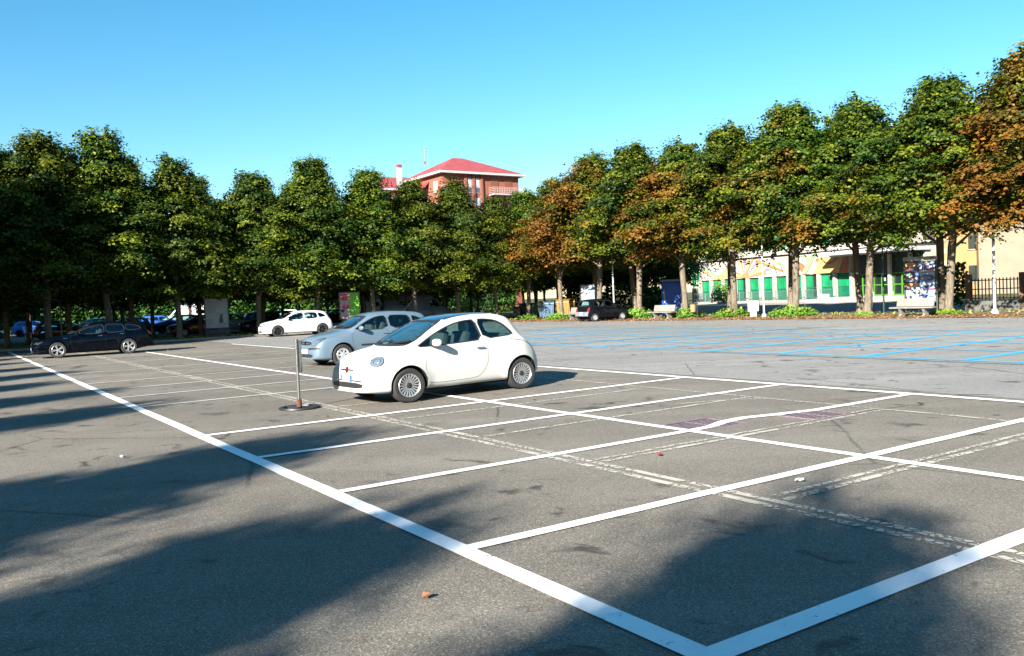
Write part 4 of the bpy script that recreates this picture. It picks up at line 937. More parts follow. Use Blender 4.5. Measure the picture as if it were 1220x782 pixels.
# sign on a loose base
t = thing('sign_post', 'galvanised sign post on a loose round base in front of the white city car', 'sign', (-3.57, 14.06, 0), R(10))
mb = MB(); mb.lathe([(.30, .0), (.335, .012), (.33, .035), (.27, .035), (.265, .012)], 36, 0, None, True)
for k in range(3):
    a = 2 * PI * k / 3 + .3; mb.box((.14 * math.cos(a), .14 * math.sin(a), .022), (.28, .05, .022), 0, a)
mb.build('base', BLACK, t, 40)
mb = MB(); mb.lathe([(.03, .03), (.042, .03), (.042, .16), (.03, .165)], 16, 0, None, True); mb.build('socket', RUST, t, 40)
mb = MB(); mb.tube([(0, 0, .02), (.003, 0, 1.15)], .024, 14); mb.build('pole', STEEL, t, 40)
yaw = math.atan2(14.06, -3.57) + R(7) - R(10)
d = Vector((math.cos(yaw), math.sin(yaw), 0)); q = Vector((-d.y, d.x, 0))
Msp = Matrix(((d.x, 0, -q.x, 0), (d.y, 0, -q.y, 0), (0, 1, 0, 0), (0, 0, 0, 1)))
mb = MB(); mb.prism(rnd([(-.2, .6), (.2, .6), (.2, 1.13), (-.2, 1.13)], 2), -.012, .012, 0, Matrix.Translation(-q * .045) @ Msp); mb.build('sign_plate', STEEL, t, None)
mb = MB(); mb.prism(rnd([(-.19, .61), (.19, .61), (.19, 1.12), (-.19, 1.12)], 2), .0125, .0145, 0, Matrix.Translation(-q * .045) @ Msp); mb.build('sign_face', plain('sign_back_face', (.6, .6, .6), .5), t, None)
mb = MB()
for z in (.72, 1.0): mb.lathe([(.028, z), (.036, z), (.036, z + .03), (.028, z + .03)], 14, 0, None, True)
mb.build('clamp', STEEL, t, 40)
# drain grates
def grate(p, w, h, rz, lab):
    t = thing('drain_grate', lab, 'grate', (p.x, p.y, -.0062), rz, 'iron drain grates in the asphalt'); f = .045
    mb = MB(); mb.box((0, -h / 2, 0), (w, f, .03)); mb.box((0, h / 2, 0), (w, f, .03)); mb.box((-w / 2 + f / 2, 0, 0), (f, h - f - .002, .03)); mb.box((w / 2 - f / 2, 0, 0), (f, h - f - .002, .03)); mb.build('frame', IRON, t)
    mb = MB(); n = int(w / .085)
    for i in range(1, n): mb.box((-w / 2 + f + (w - 2 * f) * i / n, 0, -.001), (.036, h - f - .004, .024))
    mb.box((0, .002, 0), (w - 2 * f - .004, .03, .027)); mb.build('grating', IRON, t)
    mb = MB(); mb.box((0, 0, .0045), (w - .02, h - .02, .008)); mb.build('pit', plain('pit_dark', (.01, .008, .008), .95), t)
grate(uv(4.78, 5.0), .70, .84, BANG + PI / 2, 'iron drain grate crossed by the white bay line')
grate(uv(4.27, 6.5), .62, .66, BANG + PI / 2, 'iron drain grate on its own beside the bend of the white line')

def bench(p, L, lab):
    t = thing('concrete_bench', lab, 'bench', (p.x, p.y, .0), math.atan2(-TD.y, -TD.x), 'concrete benches along the far kerb')      # local -y looks at the lot
    mb = MB(); mb.box((0, -.06, .43), (L, .50, .075), 0, 0, .02); mb.build('seat', CONC_BENCH, t, 40)
    mb = MB(); mb.box((0, .245, .66), (L * .86, .065, .40), 0, 0, .02, Matrix.Rotation(-.30, 4, 'X')); mb.build('backrest', CONC_BENCH, t, 40)
    for sx in (-1, 1):
        mb = MB(); M = Matrix.Translation((sx * L * .27 - .06, 0, 0)) @ Matrix(((0, 0, 1, 0), (1, 0, 0, 0), (0, 1, 0, 0), (0, 0, 0, 1)))
        mb.prism([(-.26, 0), (.20, 0), (.24, .12), (.30, .50), (.24, .52), (.16, .392), (-.26, .392), (-.10, .14)], 0, .12, 0, M); mb.build('leg', CONC_BENCH, t)
bench(Vector((18.95, 40.2)), 2.05, 'pale concrete bench in front of the poster board')
bench(Vector((9.25, 52.3)), 1.9, 'pale concrete bench to the right of the small black hatchback')
bench(Vector((4.45, 57.9)), 1.9, 'concrete bench half hidden by the tail of the small black hatchback')

# posters and panels
def sheet_mat(name, c): return plain(name, c, .35, 0, .12, 5, .5)
PW = sheet_mat('print_white', (.40, .42, .47)); PB = sheet_mat('print_blue', (.05, .12, .45)); PN = sheet_mat('print_navy', (.012, .02, .09)); PL = sheet_mat('print_sky', (.30, .47, .72))
PM = sheet_mat('print_magenta', (.45, .04, .16)); PO = sheet_mat('print_orange', (.55, .25, .06)); PG = sheet_mat('print_green', (.12, .45, .12)); PLI = sheet_mat('print_lime', (.17, .52, .008))
PSK = sheet_mat('print_skin', (.50, .30, .22)); PPK = sheet_mat('print_pink', (.62, .30, .38)); PGY = sheet_mat('print_grey', (.30, .32, .36)); PGL = sheet_mat('print_pale_grey', (.34, .38, .42)); PK = sheet_mat('print_black', (.02, .02, .025)); PR = sheet_mat('print_red', (.5, .03, .03))
PALL = [PW, PB, PN, PL, PM, PO, PG, PLI, PSK, PPK, PGY, PGL, PK, PR]; PI_ = {n: i for i, n in enumerate('WBNLMOGISPYZKR')}
def printed(mb, y, x0, z0, w, h, items):
    """flat printed shapes in front of the sheet, each a hair prouder than the last"""
    for k, it in enumerate(items):
        c = PI_[it[0]]; yy = y - .0012 * (k + 1)
        if it[1] == 'r':
            a, b, c2, d2 = it[2:6]; P = [(x0 + a * w, z0 + b * h), (x0 + c2 * w, z0 + b * h), (x0 + c2 * w, z0 + d2 * h), (x0 + a * w, z0 + d2 * h)]
        elif it[1] == 'e':
            P = ell(x0 + it[2] * w, z0 + it[3] * h, it[4] * w, it[5] * h, 24)
        else: P = [(x0 + a * w, z0 + b * h) for a, b in it[2]]
        mb.add([(px, yy, pz) for px, pz in P], [tuple(range(len(P)))], c)
def lines(c, x0, x1, z, n, dz, th, r=None):
    r = r or random; return [(c, 'r', x0, z - i * dz, x0 + (x1 - x0) * r.uniform(.6, 1), z - i * dz + th) for i in range(n)]
# big poster board by the bench
p = Vector((21.35, 44.4)); t = thing('poster_board', 'tall poster board with blue and white bills on green posts behind the bench', 'poster board', (p.x, p.y, 0), face_cam(p, R(-10)))
for sx in (-.76, .76):
    mb = MB(); mb.box((sx, 0, 1.42), (.07, .07, 2.84)); mb.build('post', DARKP, t)
mb = MB(); mb.box((0, .0, 1.62), (1.44, .05, 2.16)); mb.build('board', DARKP, t)
mb = MB(); mb.box((0, -.01, 2.83), (1.62, .10, .20), 0, 0, .02); o = mb.build('header', plain('header_grey', (.42, .46, .46), .5), t, 40)
mb = MB(); mb.box((-.70, -.063, 2.83), (.06, .008, .07)); mb.add([(x, -.064, z) for x, z in ell(.55, 2.83, .10, .035, 20)], [tuple(range(20))], 1); mb.build('header_mark', [PR, PK], o)
def bill(x, z, w, h, base, items):
    mb = MB(); mb.box((x + w / 2, -.031, z + h / 2), (w, .008, h), PI_[base]); printed(mb, -.0355, x, z, w, h, items); mb.build('poster', PALL, t)
two = [('L', 'r', 0, .35, 1, 1), ('N', 'e', .28, .45, .16, .32), ('N', 'e', .50, .42, .15, .30), ('S', 'e', .28, .80, .07, .10), ('S', 'e', .50, .76, .07, .10), ('M', 'r', .60, .16, .98, .40), ('W', 'r', 0, 0, .58, .14), ('P', 'r', .66, .56, .95, .62), ('B', 'r', .70, .72, .98, .78)]
bill(-.70, 2.15, .66, .52, 'K', [('O', 'e', .38, .72, .40, .22), ('O', 'r', .05, .55, .5, .8), ('N', 'r', .6, .1, 1, .6), ('R', 'r', .1, .12, .3, .3)])
bill(-.02, 2.12, .70, .56, 'W', two)
bill(-.70, 1.58, .66, .55, 'N', [('W', 'e', .25, .70, .25, .24), ('G', 'e', .22, .72, .10, .14), ('W', 'e', .30, .26, .32, .14), ('R', 'r', .05, .36, .60, .44), ('L', 'e', .78, .30, .14, .2), ('B', 'r', .68, .7, .95, .9)])
bill(-.02, 1.60, .70, .50, 'W', [('B', 'e', .5, .45, .52, .38), ('N', 'e', .52, .42, .44, .28)] + lines('W', .15, .85, .52, 3, .10, .04))
bill(-.70, .66, .66, .90, 'Z', [('O', 'r', 0, .74, .95, 1), ('P', 'e', .3, .76, .25, .10), ('W', 'e', .7, .72, .2, .12), ('L', 'e', .4, .4, .35, .25), ('B', 'r', .1, .05, .9, .12), ('W', 'e', .6, .5, .15, .1), ('Y', 'e', .55, .3, .4, .06)])
bill(-.02, 1.08, .70, .50, 'W', two)
bill(-.02, .62, .70, .44, 'W', [('B', 'e', .28, .5, .20, .34), ('N', 'e', .28, .5, .10, .2), ('L', 'r', .5, .3, .98, .7), ('B', 'r', .55, .42, .95, .58)])
# grey panel on the left
p = Vector((-18.25, 52.9)); t = thing('advert_panel', 'dark framed advert panel with a faded grey poster under the left lindens', 'advert panel', (p.x, p.y, .0), face_cam(p, R(-4)), 'advert panels along the kerb')
def advert(t, w, z0, z1, sheet_c, items, legs=True):
    mb = MB(); f = .07
    mb.box((0, 0, z1 + f / 2), (w + 2 * f, .16, f)); mb.box((0, 0, z0 - f / 2), (w + 2 * f, .16, f))
    for sx in (-1, 1): mb.box((sx * (w / 2 + f / 2), 0, (z0 + z1) / 2), (f, .16, z1 - z0 - .002))
    mb.build('frame', BLACK, t)
    mb = MB(); mb.box((0, .0, (z0 + z1) / 2), (w - .002, .06, z1 - z0 - .002), PI_[sheet_c]); printed(mb, -.031, -w / 2, z0, w, z1 - z0, items); mb.build('poster', PALL, t)
    for sx in (-1, 1):
        mb = MB(); mb.box((sx * w * .36, 0, (z0 - f) / 2), (.10, .12, z0 - f - .002)); mb.build('leg', DARKP, t)
advert(t, 1.34, .62, 2.42, 'Z', [('Y', 'e', .25, .80, .22, .14), ('Z', 'e', .3, .84, .12, .08), ('Y', 'r', .05, .50, .45, .68), ('K', 'e', .68, .24, .10, .16), ('K', 'e', .70, .42, .06, .06), ('Y', 'r', .55, .05, .9, .16), ('W', 'e', .82, .24, .06, .05), ('Y', 'r', .12, .1, .3, .3), ('W', 'r', .1, .35, .5, .37)])
mb = MB(); mb.box((0, .02, .27), (1.5, .3, .5), 0, 0, .02); mb.build('base_box', BLACK, t, 40)
# pink and green panel
p = Vector((-10.75, 56.9)); t = thing('advert_panel', 'advert panel half pink picture and half lime green beside the parked van', 'advert panel', (p.x, p.y, .0), face_cam(p, R(-3)), 'advert panels along the kerb')
advert(t, 1.28, .80, 2.5, 'W', [('P', 'r', 0, 0, .5, 1), ('R', 'e', .25, .78, .2, .08), ('W', 'e', .22, .62, .18, .06), ('M', 'e', .3, .45, .2, .09), ('K', 'e', .15, .3, .12, .06), ('W', 'e', .35, .26, .14, .07), ('Y', 'e', .2, .1, .2, .08), ('R', 'r', .05, .9, .4, .95), ('I', 'r', .5, 0, 1, 1)] + lines('G', .56, .95, .40, 3, .06, .03) + lines('G', .56, .9, .93, 2, .05, .025))
# white lit panel behind the black car
p = Vector((5.55, 61.2)); t = thing('advert_panel', 'white and blue advert panel behind the small black hatchback', 'advert panel', (p.x, p.y, .0), face_cam(p, R(-14)), 'advert panels along the kerb')
advert(t, .95, .62, 2.35, 'W', [('L', 'r', .45, 0, 1, 1), ('W', 'e', .4, .6, .3, .3), ('Z', 'e', .3, .25, .22, .12), ('B', 'r', .6, .8, .95, .88), ('P', 'e', .35, .5, .12, .08)])

# poles
def pole(p, h, lab, r0=.06, m=GREYP, arm=True, base=True):
    t = thing('street_lamp' if arm else 'metal_pole', lab, 'street lamp' if arm else 'pole', (p[0], p[1], 0), face_cam(p), 'grey poles among the lindens')
    mb = MB(); mb.tube([(0, 0, 0), (0, 0, h * .35), (0, 0, h)], [r0, r0 * .85, r0 * .6], 12); mb.build('pole', m, t, 40)
    if base: mb = MB(); mb.lathe([(.001, .24), (r0 * 1.3, .22), (r0 * 2.1, .12), (r0 * 2.6, .0)], 16); mb.build('base', CONCP, t, 50)
    if arm:
        mb = MB(); mb.tube([(0, 0, h - .02), (0, -.35, h + .18), (0, -1.0, h + .25)], [.04, .035, .03], 8); mb.build('arm', m, t, 40)
        mb = MB(); mb.box((0, -1.25, h + .25), (.22, .6, .10), 0, 0, .04); mb.build('lamp_head', STEEL, t, 40)
pole((22.4, 39.5), 6.5, 'white lamp post with a concrete foot at the right edge of the photo', .075)
pole((14.25, 48.1), 6.2, 'thin grey lamp post right of the white utility cabinet', .06)
pole((-1.55, 68.0), 6.5, 'grey lamp post beside the rubbish bins in the far corner', .07)
pole((6.95, 57.6), 6.5, 'grey lamp post behind the small black hatchback', .065)
pole((-29.3, 55.5), 6.2, 'grey lamp post above the bonnet of the dark estate car', .06)
pole((-14.5, 58), 6.2, 'grey lamp post behind the white hatchback', .06)
pole((-4.6, 74.0), 6.2, 'thin grey lamp post behind the parked van', .05)
pole((19.75, 45.2), 3.9, 'dark pole beside the grey waste basket', .055, DARKP, False, False)
pole((-26.6, 49.2), 1.05, 'short white bollard in front of the estate car bonnet', .09, CONCP, False, False)
p = (22.55, 43.6); t = thing('globe_lamp', 'globe lamp showing through the leaves right of the poster board', 'street lamp', (p[0], p[1], 0))
mb = MB(); mb.tube([(0, 0, 0), (0, 0, 4.1)], [.06, .045], 12); mb.build('pole', DARKP, t, 40)
mb = MB(); mb.lathe([(.04, 4.08), (.10, 4.1), (.10, 4.16), (.04, 4.18)], 14); mb.build('collar', DARKP, t, 40)
mb = MB(); mb.lathe([(.001, 4.14), (.12, 4.17), (.19, 4.26), (.215, 4.36), (.19, 4.47), (.12, 4.55), (.001, 4.58)], 20); mb.build('globe', plain('opal_globe', (.5, .46, .43), .25), t, 60)

# utility cabinet on a pedestal
p = (13.9, 48.9); t = thing('utility_cabinet', 'white utility cabinet on a concrete pedestal between two lindens', 'cabinet', (p[0], p[1], 0), face_cam(p, R(-10)))
mb = MB(); mb.box((0, 0, .16), (.38, .34, .32), 0, 0, .02); mb.build('pedestal', CONCP, t, 40)
mb = MB(); mb.box((0, 0, .63), (.60, .34, .58), 0, 0, .02); cb = mb.build('housing', plain('cabinet_white', (.48, .48, .49), .5), t, 40)
mb = MB(); mb.box((0, -.178, .63), (.52, .012, .50)); dr = mb.build('door', plain('cabinet_door', (.44, .44, .45), .5), t)
mb = MB(); mb.box((.2, -.19, .63), (.03, .02, .10)); mb.build('lock', BLACK, dr)
mb = MB(); mb.box((0, 0, .935), (.64, .38, .03), 0, 0, .01); mb.build('lid', CONCP, t, 40)
def waste_basket(p, lab, m, h=.5):
    t = thing('waste_basket', lab, 'litter bin', (p[0], p[1], 0), face_cam(p))
    mb = MB(); mb.tube([(.24, 0, 0), (.24, 0, 1.12)], .03, 10); mb.build('post', BLACK, t, 40)
    mb = MB(); mb.lathe([(.001, .38), (.15, .38), (.19, .86), (.175, .86), (.14, .42), (.001, .42)], 18); mb.build('bucket', m, t, 40)
    mb = MB(); mb.lathe([(.20, .84), (.21, .84), (.21, .89), (.20, .89)], 18, 0, None, True); mb.build('hoop', BLACK, t, 40)
waste_basket((11.0, 51.6), 'small brown litter bin on a dark post', plain('basket_brown', (.30, .20, .10), .7))
waste_basket((19.35, 46.3), 'small grey litter bin beside the dark pole', plain('basket_grey', (.16, .17, .18), .7))

# recycling corner
def container(p, lab, m, w, dpt, h, round_lid=True, wheels=True, group='containers in the recycling corner'):
    t = thing('recycling_container', lab, 'container', (p[0], p[1], 0), face_cam(p, R(-8)), group)
    mb = MB(); M = Matrix.Identity(4); n = 5
    mb.add([(-w * .46, -dpt * .42, .16), (w * .46, -dpt * .42, .16), (w * .46, dpt * .42, .16), (-w * .46, dpt * .42, .16), (-w / 2, -dpt / 2, h * .8), (w / 2, -dpt / 2, h * .8), (w / 2, dpt / 2, h * .8), (-w / 2, dpt / 2, h * .8)],
           [(3, 2, 1, 0), (4, 5, 6, 7), (0, 1, 5, 4), (1, 2, 6, 5), (2, 3, 7, 6), (3, 0, 4, 7)])
    for k in range(4): mb.box((-w * .36 + k * w * .24, -dpt * .475, h * .48), (.05, .05, h * .5))
    mb.build('bin_body', m, t)
    M = Matrix(((0, 0, 1, 0), (1, 0, 0, 0), (0, 1, 0, 0), (0, 0, 0, 1)))
    arc = [(dpt * .54 * math.cos(PI * i / 10), h * .81 + h * .19 * math.sin(PI * i / 10)) for i in range(11)]
    mb = MB(); mb.prism(arc, -w * .52, w * .52, 0, M); lid = mb.build('lid', m, t)
    mb = MB()
    for sx in (-.22, .22): mb.lathe([(.001, 0), (.1, 0), (.1, .02), (.001, .02)], 14, 0, Matrix.Translation((sx * w, -dpt * .44, h * .925)) @ Matrix.Rotation(R(62), 4, 'X'))
    mb.build('hatch', BLACK, lid)
    for sx in (-1, 1):
        for sy in (-1, 1):
            mb = MB(); mb.lathe([(.001, -.025), (.08, -.025), (.08, .025), (.001, .025)], 14, 0, Matrix.Translation((sx * w * .36, sy * dpt * .32, .08)) @ Matrix.Rotation(PI / 2, 4, 'Y')); mb.build('wheel', RUBBER, t, 40)
    return t
container((2.75, 65.0), 'blue grey recycling container between two thin pale trunks', plain('bin_blue', (.04, .10, .175), .5), 1.15, 1.0, 1.38)
container((1.35, 66.6), 'dark green rubbish container left of the blue grey one', plain('bin_green', (.015, .075, .05), .5), 1.30, 1.0, 1.25)
container((4.15, 64.0), 'yellow recycling bin partly behind a linden trunk', plain('bin_yellow', (.24, .13, .008), .5), 1.35, 1.2, 1.45)
container((.45, 65.3), 'narrow black wheelie bin left of the green container', plain('bin_black', (.02, .018, .02), .5), .55, .6, 1.02)

# blue cabin behind the trees
p = (11.85, 62.0); t = thing('blue_cabin', 'bright blue portable cabin with a grey roof left of the school', 'cabin', (p[0], p[1], 0), face_cam(p, R(-12)))
BL = plain('cabin_blue', (.0, .10, .60), .45)
mb = MB(); mb.box((0, 0, 1.2), (1.5, 1.3, 2.4), 0, 0, .03); mb.build('shell', BL, t, 40)
mb = MB(); mb.box((0, 0, 2.47), (1.62, 1.42, .13), 0, 0, .03); mb.build('roof', plain('cabin_roof', (.35, .38, .4), .6), t, 40)
mb = MB(); mb.box((.15, -.665, 1.15), (.80, .02, 2.1)); dr = mb.build('door', BL, t)
mb = MB(); mb.box((.44, -.685, 1.1), (.04, .03, .2)); mb.build('handle', PW, dr)
mb = MB(); mb.box((-.55, -.657, 1.3), (.10, .012, .9)); mb.build('white_panel', PW, t)

# plants at the feet of the trees
def clump(p, r, h, n, lab, seed, name='basal_shrub', m=LEAF_S, cat='plant', group='leafy suckers at the feet of the lindens', leaf=.15, base=0.0):
    q = np.random.default_rng(seed); a = q.uniform(0, 2 * PI, n); k = np.sqrt(q.uniform(0, 1, n)) * r
    z = q.uniform(.1, 1, n) ** .8 * h * np.sqrt(np.clip(1 - (k / r) ** 2 * .85, .05, 1)) * q.choice([1, 1, 1.25, .8], n)
    C = np.stack([np.cos(a) * k, np.sin(a) * k * .8, z], 1); N = np.stack([np.cos(a) * .6, np.sin(a) * .6, np.full(n, .8)], 1) + q.normal(size=(n, 3)) * .4
    me = leaf_mesh(name, C, N, q.uniform(.6, 1.3, n) * leaf, np.clip(z / h * .7 + q.normal(size=n) * .2, 0, 1), q)
    o = finish(me, name, m); o.location = (p.x, p.y, base); return tag(o, lab, cat, group)
SH = [(30.75, .9, .35, 'low leafy suckers under the thin trunk beside the green container'), (27.08, 1.0, .45, 'low leafy suckers in front of the yellow recycling bin'), (19.63, 1.25, .6, 'leafy suckers at the nose of the small black hatchback'), (15.76, 1.35, .55, 'leafy suckers under the linden beside the brown litter bin'),
      (12.16, 1.2, .5, 'leafy suckers left of the white utility cabinet'), (8.18, 1.35, .55, 'round patch of bright suckers under the linden in front of the flags'), (4.07, .5, .2, 'sparse tuft at the foot of the bare trunk left of the bench'), (0, .8, .25, 'small leafy tuft under the linden right of the poster board')]
for i, (s, r_, h, lab) in enumerate(SH): clump(row(s, .25), r_, h, int(900 * r_), lab, 300 + i)
# grass and fallen leaves on the strips
def scatter(name, pts, size, m, kind, zr=(.02, .06), seed=5, stand=False):
    q = np.random.default_rng(seed); n = len(pts); C = np.array([[p[0], p[1], q.uniform(*zr)] for p in pts])
    N = q.normal(size=(n, 3)) * (1 if stand else .35) + np.array([0, 0, .25 if stand else 1.0])
    o = finish(leaf_mesh(name, C, N, q.uniform(.6, 1.4, n) * size, q.uniform(0, 1, n), q, .5 if stand else .78), name, m); o['kind'] = 'stuff'; o['label'] = {'fallen_leaves': 'dry fallen leaves on the soil strip', 'grass': 'sparse grass under the trees'}.get(name, name); o['category'] = 'grass' if name == 'grass' else 'leaves'; return o
L = [row(random.uniform(-12, 33), min(KD + .5, random.gauss(2.4, 1.4))) for _ in range(9000)]
scatter('fallen_leaves', L, .10, LEAF_F, 'stuff')
L2 = [uv(random.gauss(22, 18), random.uniform(-3, 26)) for _ in range(260)] + [row(random.uniform(-6, 30), KD + abs(random.gauss(.3, 2.2))) for _ in range(500)]
scatter('fallen_leaves', L2[60:], .058, LEAF_F, 'stuff', (.018, .03), 6)
L3 = [uv(UK + random.uniform(.2, 3.3), random.uniform(-6, 33)) for _ in range(6000)] + [row(random.uniform(-6, 33), random.uniform(-1.6, .3)) for _ in range(900)]
scatter('grass', L3, .16, GRASS, 'stuff', (.06, .16), 8, True)
# litter
def scrap(p, lab, c, s, seed):
    q = random.Random(seed); bm = bmesh.new(); n = 9
    mb = MB(); vs = [(s * math.cos(2 * PI * i / n) * q.uniform(.6, 1.1), s * .6 * math.sin(2 * PI * i / n) * q.uniform(.6, 1.1), q.uniform(.004, .035)) for i in range(n)] + [(0, 0, .028)] + [(s * .5 * math.cos(2 * PI * i / n), s * .3 * math.sin(2 * PI * i / n), .0) for i in range(n)]
    mb.add(vs, [(i, (i + 1) % n, n) for i in range(n)] + [((i + 1) % n, i, n + 1 + i, n + 1 + (i + 1) % n) for i in range(n)] + [tuple(n + 1 + i for i in reversed(range(n)))]); bm.free()
    o = mb.build('litter_scrap', plain('scrap_' + str(seed), c, .6), None, 60); o.location = (p.x, p.y, .012); o.rotation_euler.z = q.uniform(0, 6); tag(o, lab, 'litter')
scrap(uv(3.66, 3.2), 'crumpled red scrap on the asphalt', (.55, .08, .08), .05, 1)
scrap(uv(1.95, 3.2), 'crumpled white scrap on the asphalt', (.7, .72, .74), .05, 2)
scrap(Vector((-.55, 4.75)), 'curled brown leaf on the near asphalt', (.22, .09, .04), .028, 3)
scrap(Vector((-4.6, 9.9)), 'small pale scrap in the shade left of the aisle line', (.6, .6, .6), .05, 4)

# ------------------------------------------------------------------ school
SL = Vector((23.26, 105.0)); SR = Vector((33.49, 84.0)); se = (SR - SL).normalized(); sn = Vector((se.y, -se.x))      # sn looks at the lot
SRZ = math.atan2(se.y, se.x)          # local x runs along the front, local -y looks at the lot
def sch(x, y, z=0.0): p = SL + se * x - sn * y; return Vector((p.x, p.y, z))
GREENG = plain('green_glazing', (.006, .22, .085), .22, 0, .25, 1.2, .6)
GREEND = plain('green_glazing_low', (.006, .12, .065), .25, 0, .3, 2.0, .5)
GFRAME = plain('green_frame', (.06, .24, .02), .45)
DGLASS = plain('dark_window', (.012, .02, .018), .12, 0, .3, 1.0, .6)
WALLW = plain('school_wall', (.42, .37, .31), .85, 0, .1, 1)
MOS = [plain('mosaic_ground', (.50, .40, .35), .7, 0, .12, 14), plain('mosaic_orange', (.50, .19, .04), .7, 0, .2, 20), plain('mosaic_green', (.22, .32, .16), .7, 0, .25, 20), plain('mosaic_grey', (.30, .34, .40), .7, 0, .25, 20),
       plain('mosaic_ochre', (.52, .32, .12), .7, 0, .2, 20), plain('mosaic_rust', (.38, .11, .05), .7, 0, .2, 20), plain('mosaic_violet', (.20, .18, .36), .7, 0, .2, 20), plain('mosaic_white', (.52, .5, .47), .7, 0, .1, 20)]
sc_ = thing('school_building', 'low school with a mosaic band over green windows and a canopied entrance', 'building', sch(0, 0), SRZ)
FL = 36.0; NX = 11; SPC = 2.13
mb = MB(); mb.box((10.8, 5.4, 2.55), (25.6, 10, 5.1)); mb.box((27.6, 1.55, 2.55), (7.98, 2.3, 5.1)); mb.box((12.6, 7.5, 7.0), (20, 8, 3.8))
mb.build('wall', WALLW, sc_)
mb = MB(); mb.box((10.8, 5.1, 5.2), (26.2, 10.8, .18)); mb.box((27.95, 1.5, 5.2), (8, 3.4, .16)); mb.box((12.6, 7.4, 8.98), (20.6, 8.8, .16)); mb.build('roof', CONCP, sc_)
# mosaic band, proud of the wall
mb = MB(); mb.box((11.6, .24, 3.97), (23.3, .30, 2.30))
def band_shape(c, P, k): mb.add([(x, .089 - .004 * k, z) for x, z in P], [tuple(range(len(P)))], c)
def arcband(c, cx, cz, r0, r1, a0, a1, k, n=16):
    clip = lambda x, z: (min(max(x, .05), 23.2), min(max(z, 2.84), 5.1))
    for i in range(n):
        a = a0 + (a1 - a0) * i / n; b = a0 + (a1 - a0) * (i + 1) / n
        band_shape(c, [clip(cx + r0 * math.cos(a), cz + r0 * math.sin(a)), clip(cx + r1 * math.cos(a), cz + r1 * math.sin(a)), clip(cx + r1 * math.cos(b), cz + r1 * math.sin(b)), clip(cx + r0 * math.cos(b), cz + r0 * math.sin(b))], k)
k = 1
for cx, cz, a0, a1, cols in ((11.8, 2.9, 0, PI, (3, 6)), (13.4, 3.1, .2, PI, (2, 7)), (16.4, 2.9, 0, PI, (2, 4)), (16.4, 2.85, 0, PI, (5, 5)), (19.5, 5.3, PI, 2 * PI, (5, 4)), (18.3, 5.4, PI, 2 * PI, (2, 3))):
    arcband(cols[0], cx, cz, .95, 1.30, a0, a1, k); k += 1; arcband(cols[1], cx, cz, .55, .93, a0, a1, k); k += 1
for c_, off, th, x0_, x1_ in ((3, .0, .34, .2, 6.2), (2, -.42, .40, .2, 5.8), (4, -.80, .26, .6, 5.2), (7, .36, .2, .2, 6.4)):
    n_ = 28
    for i in range(n_):
        xa = x0_ + (x1_ - x0_) * i / n_; xb = x0_ + (x1_ - x0_) * (i + 1) / n_; fz = lambda x: min(4.75, max(2.9, 3.95 + off + .55 * math.sin(x * 1.25 + .4)))
        band_shape(c_, [(xa, fz(xa)), (xb, fz(xb)), (xb, fz(xb) + th), (xa, fz(xa) + th)], k)
    k += 1
for i in range(11):
    a = R(8 + 16.4 * i); x0, z0 = 8.2, 2.9; w = .07
    L = min(2.2 / max(.05, math.sin(a)), 3.4); P = [(x0 + .35 * math.cos(a - .1), z0 + .35 * math.sin(a - .1)), (x0 + L * math.cos(a - w), min(5.08, z0 + L * math.sin(a - w))), (x0 + L * math.cos(a + w), min(5.08, z0 + L * math.sin(a + w))), (x0 + .35 * math.cos(a + .1), z0 + .35 * math.sin(a + .1))]
    band_shape((1, 4, 6)[i % 3] if i % 3 else 1, P, k); k += 1
arcband(1, 8.2, 2.85, .0, .5, 0, PI, k); k += 1
band_shape(4, [(18.5, 2.86), (21.9, 2.86), (22.9, 4.9), (19.8, 4.9)], k); k += 1
band_shape(5, [(22.0, 2.86), (23.1, 2.86), (23.1, 4.6)], k); k += 1
band_shape(2, [(16.9, 2.9), (17.6, 2.9), (19.2, 5.05), (18.5, 5.05)], k); k += 1
band_shape(7, [(17.7, 2.9), (17.95, 2.9), (19.55, 5.05), (19.3, 5.05)], k); k += 1
arcband(5, 20.7, 5.0, 1.05, 1.25, PI, 2 * PI, k); k += 1
band_shape(1, [(10.0, 4.6), (14.2, 3.3), (14.3, 3.5), (10.2, 4.85)], k)
mb.build('mosaic', MOS, sc_)
for i in range(NX + 1):
    x = i * SPC - .0
    mb = MB(); mb.box((x, .18, 1.40), (.30, .46, 2.82)); mb.build('column', CONCP, sc_)
    if i == NX: continue
    xc = x + SPC / 2; w = SPC - .30
    mb = MB(); f = .06
    for dz in (.33, 1.45, 2.78): mb.box((xc, .36, dz), (w - .004, .06, f))
    for sx in (-1, 0, 1): mb.box((xc + sx * (w / 2 - f / 2 - .002), .37, 1.55), (f, .05, 2.4))
    fr = mb.build('window', plain('frame_dark_green', (.01, .12, .06), .5) if i == 0 else bpy.data.materials['frame_dark_green'], sc_)
    mb = MB(); mb.box((xc, .385, 2.11), (w, .01, 1.30), 0); mb.box((xc, .385, .88), (w, .01, 1.10), 1)
    if i in (3, 8): mb.box((xc + .35, .377, 1.6), (.55, .01, 2.2), 2)
    mb.build('pane', [GREENG, GREEND, DGLASS], fr)
for x in (-1.9, -.95):
    mb = MB(); mb.box((x + .45, .385, 3.2), (.8, .02, 2.1), 0); mb.box((x + .45, .385, 1.1), (.8, .02, 1.7), 1); mb.build('window', [GREENG, GREEND], sc_)
for i in range(9):
    mb = MB(); mb.box((3.9 + i * 2.13, 3.485, 7.1), (1.7, .03, 2.2), 0); mb.box((3.9 + i * 2.13, 3.475, 6.5), (1.5, .03, .06), 1); mb.build('upper_window', [GREENG, WALLW], sc_)
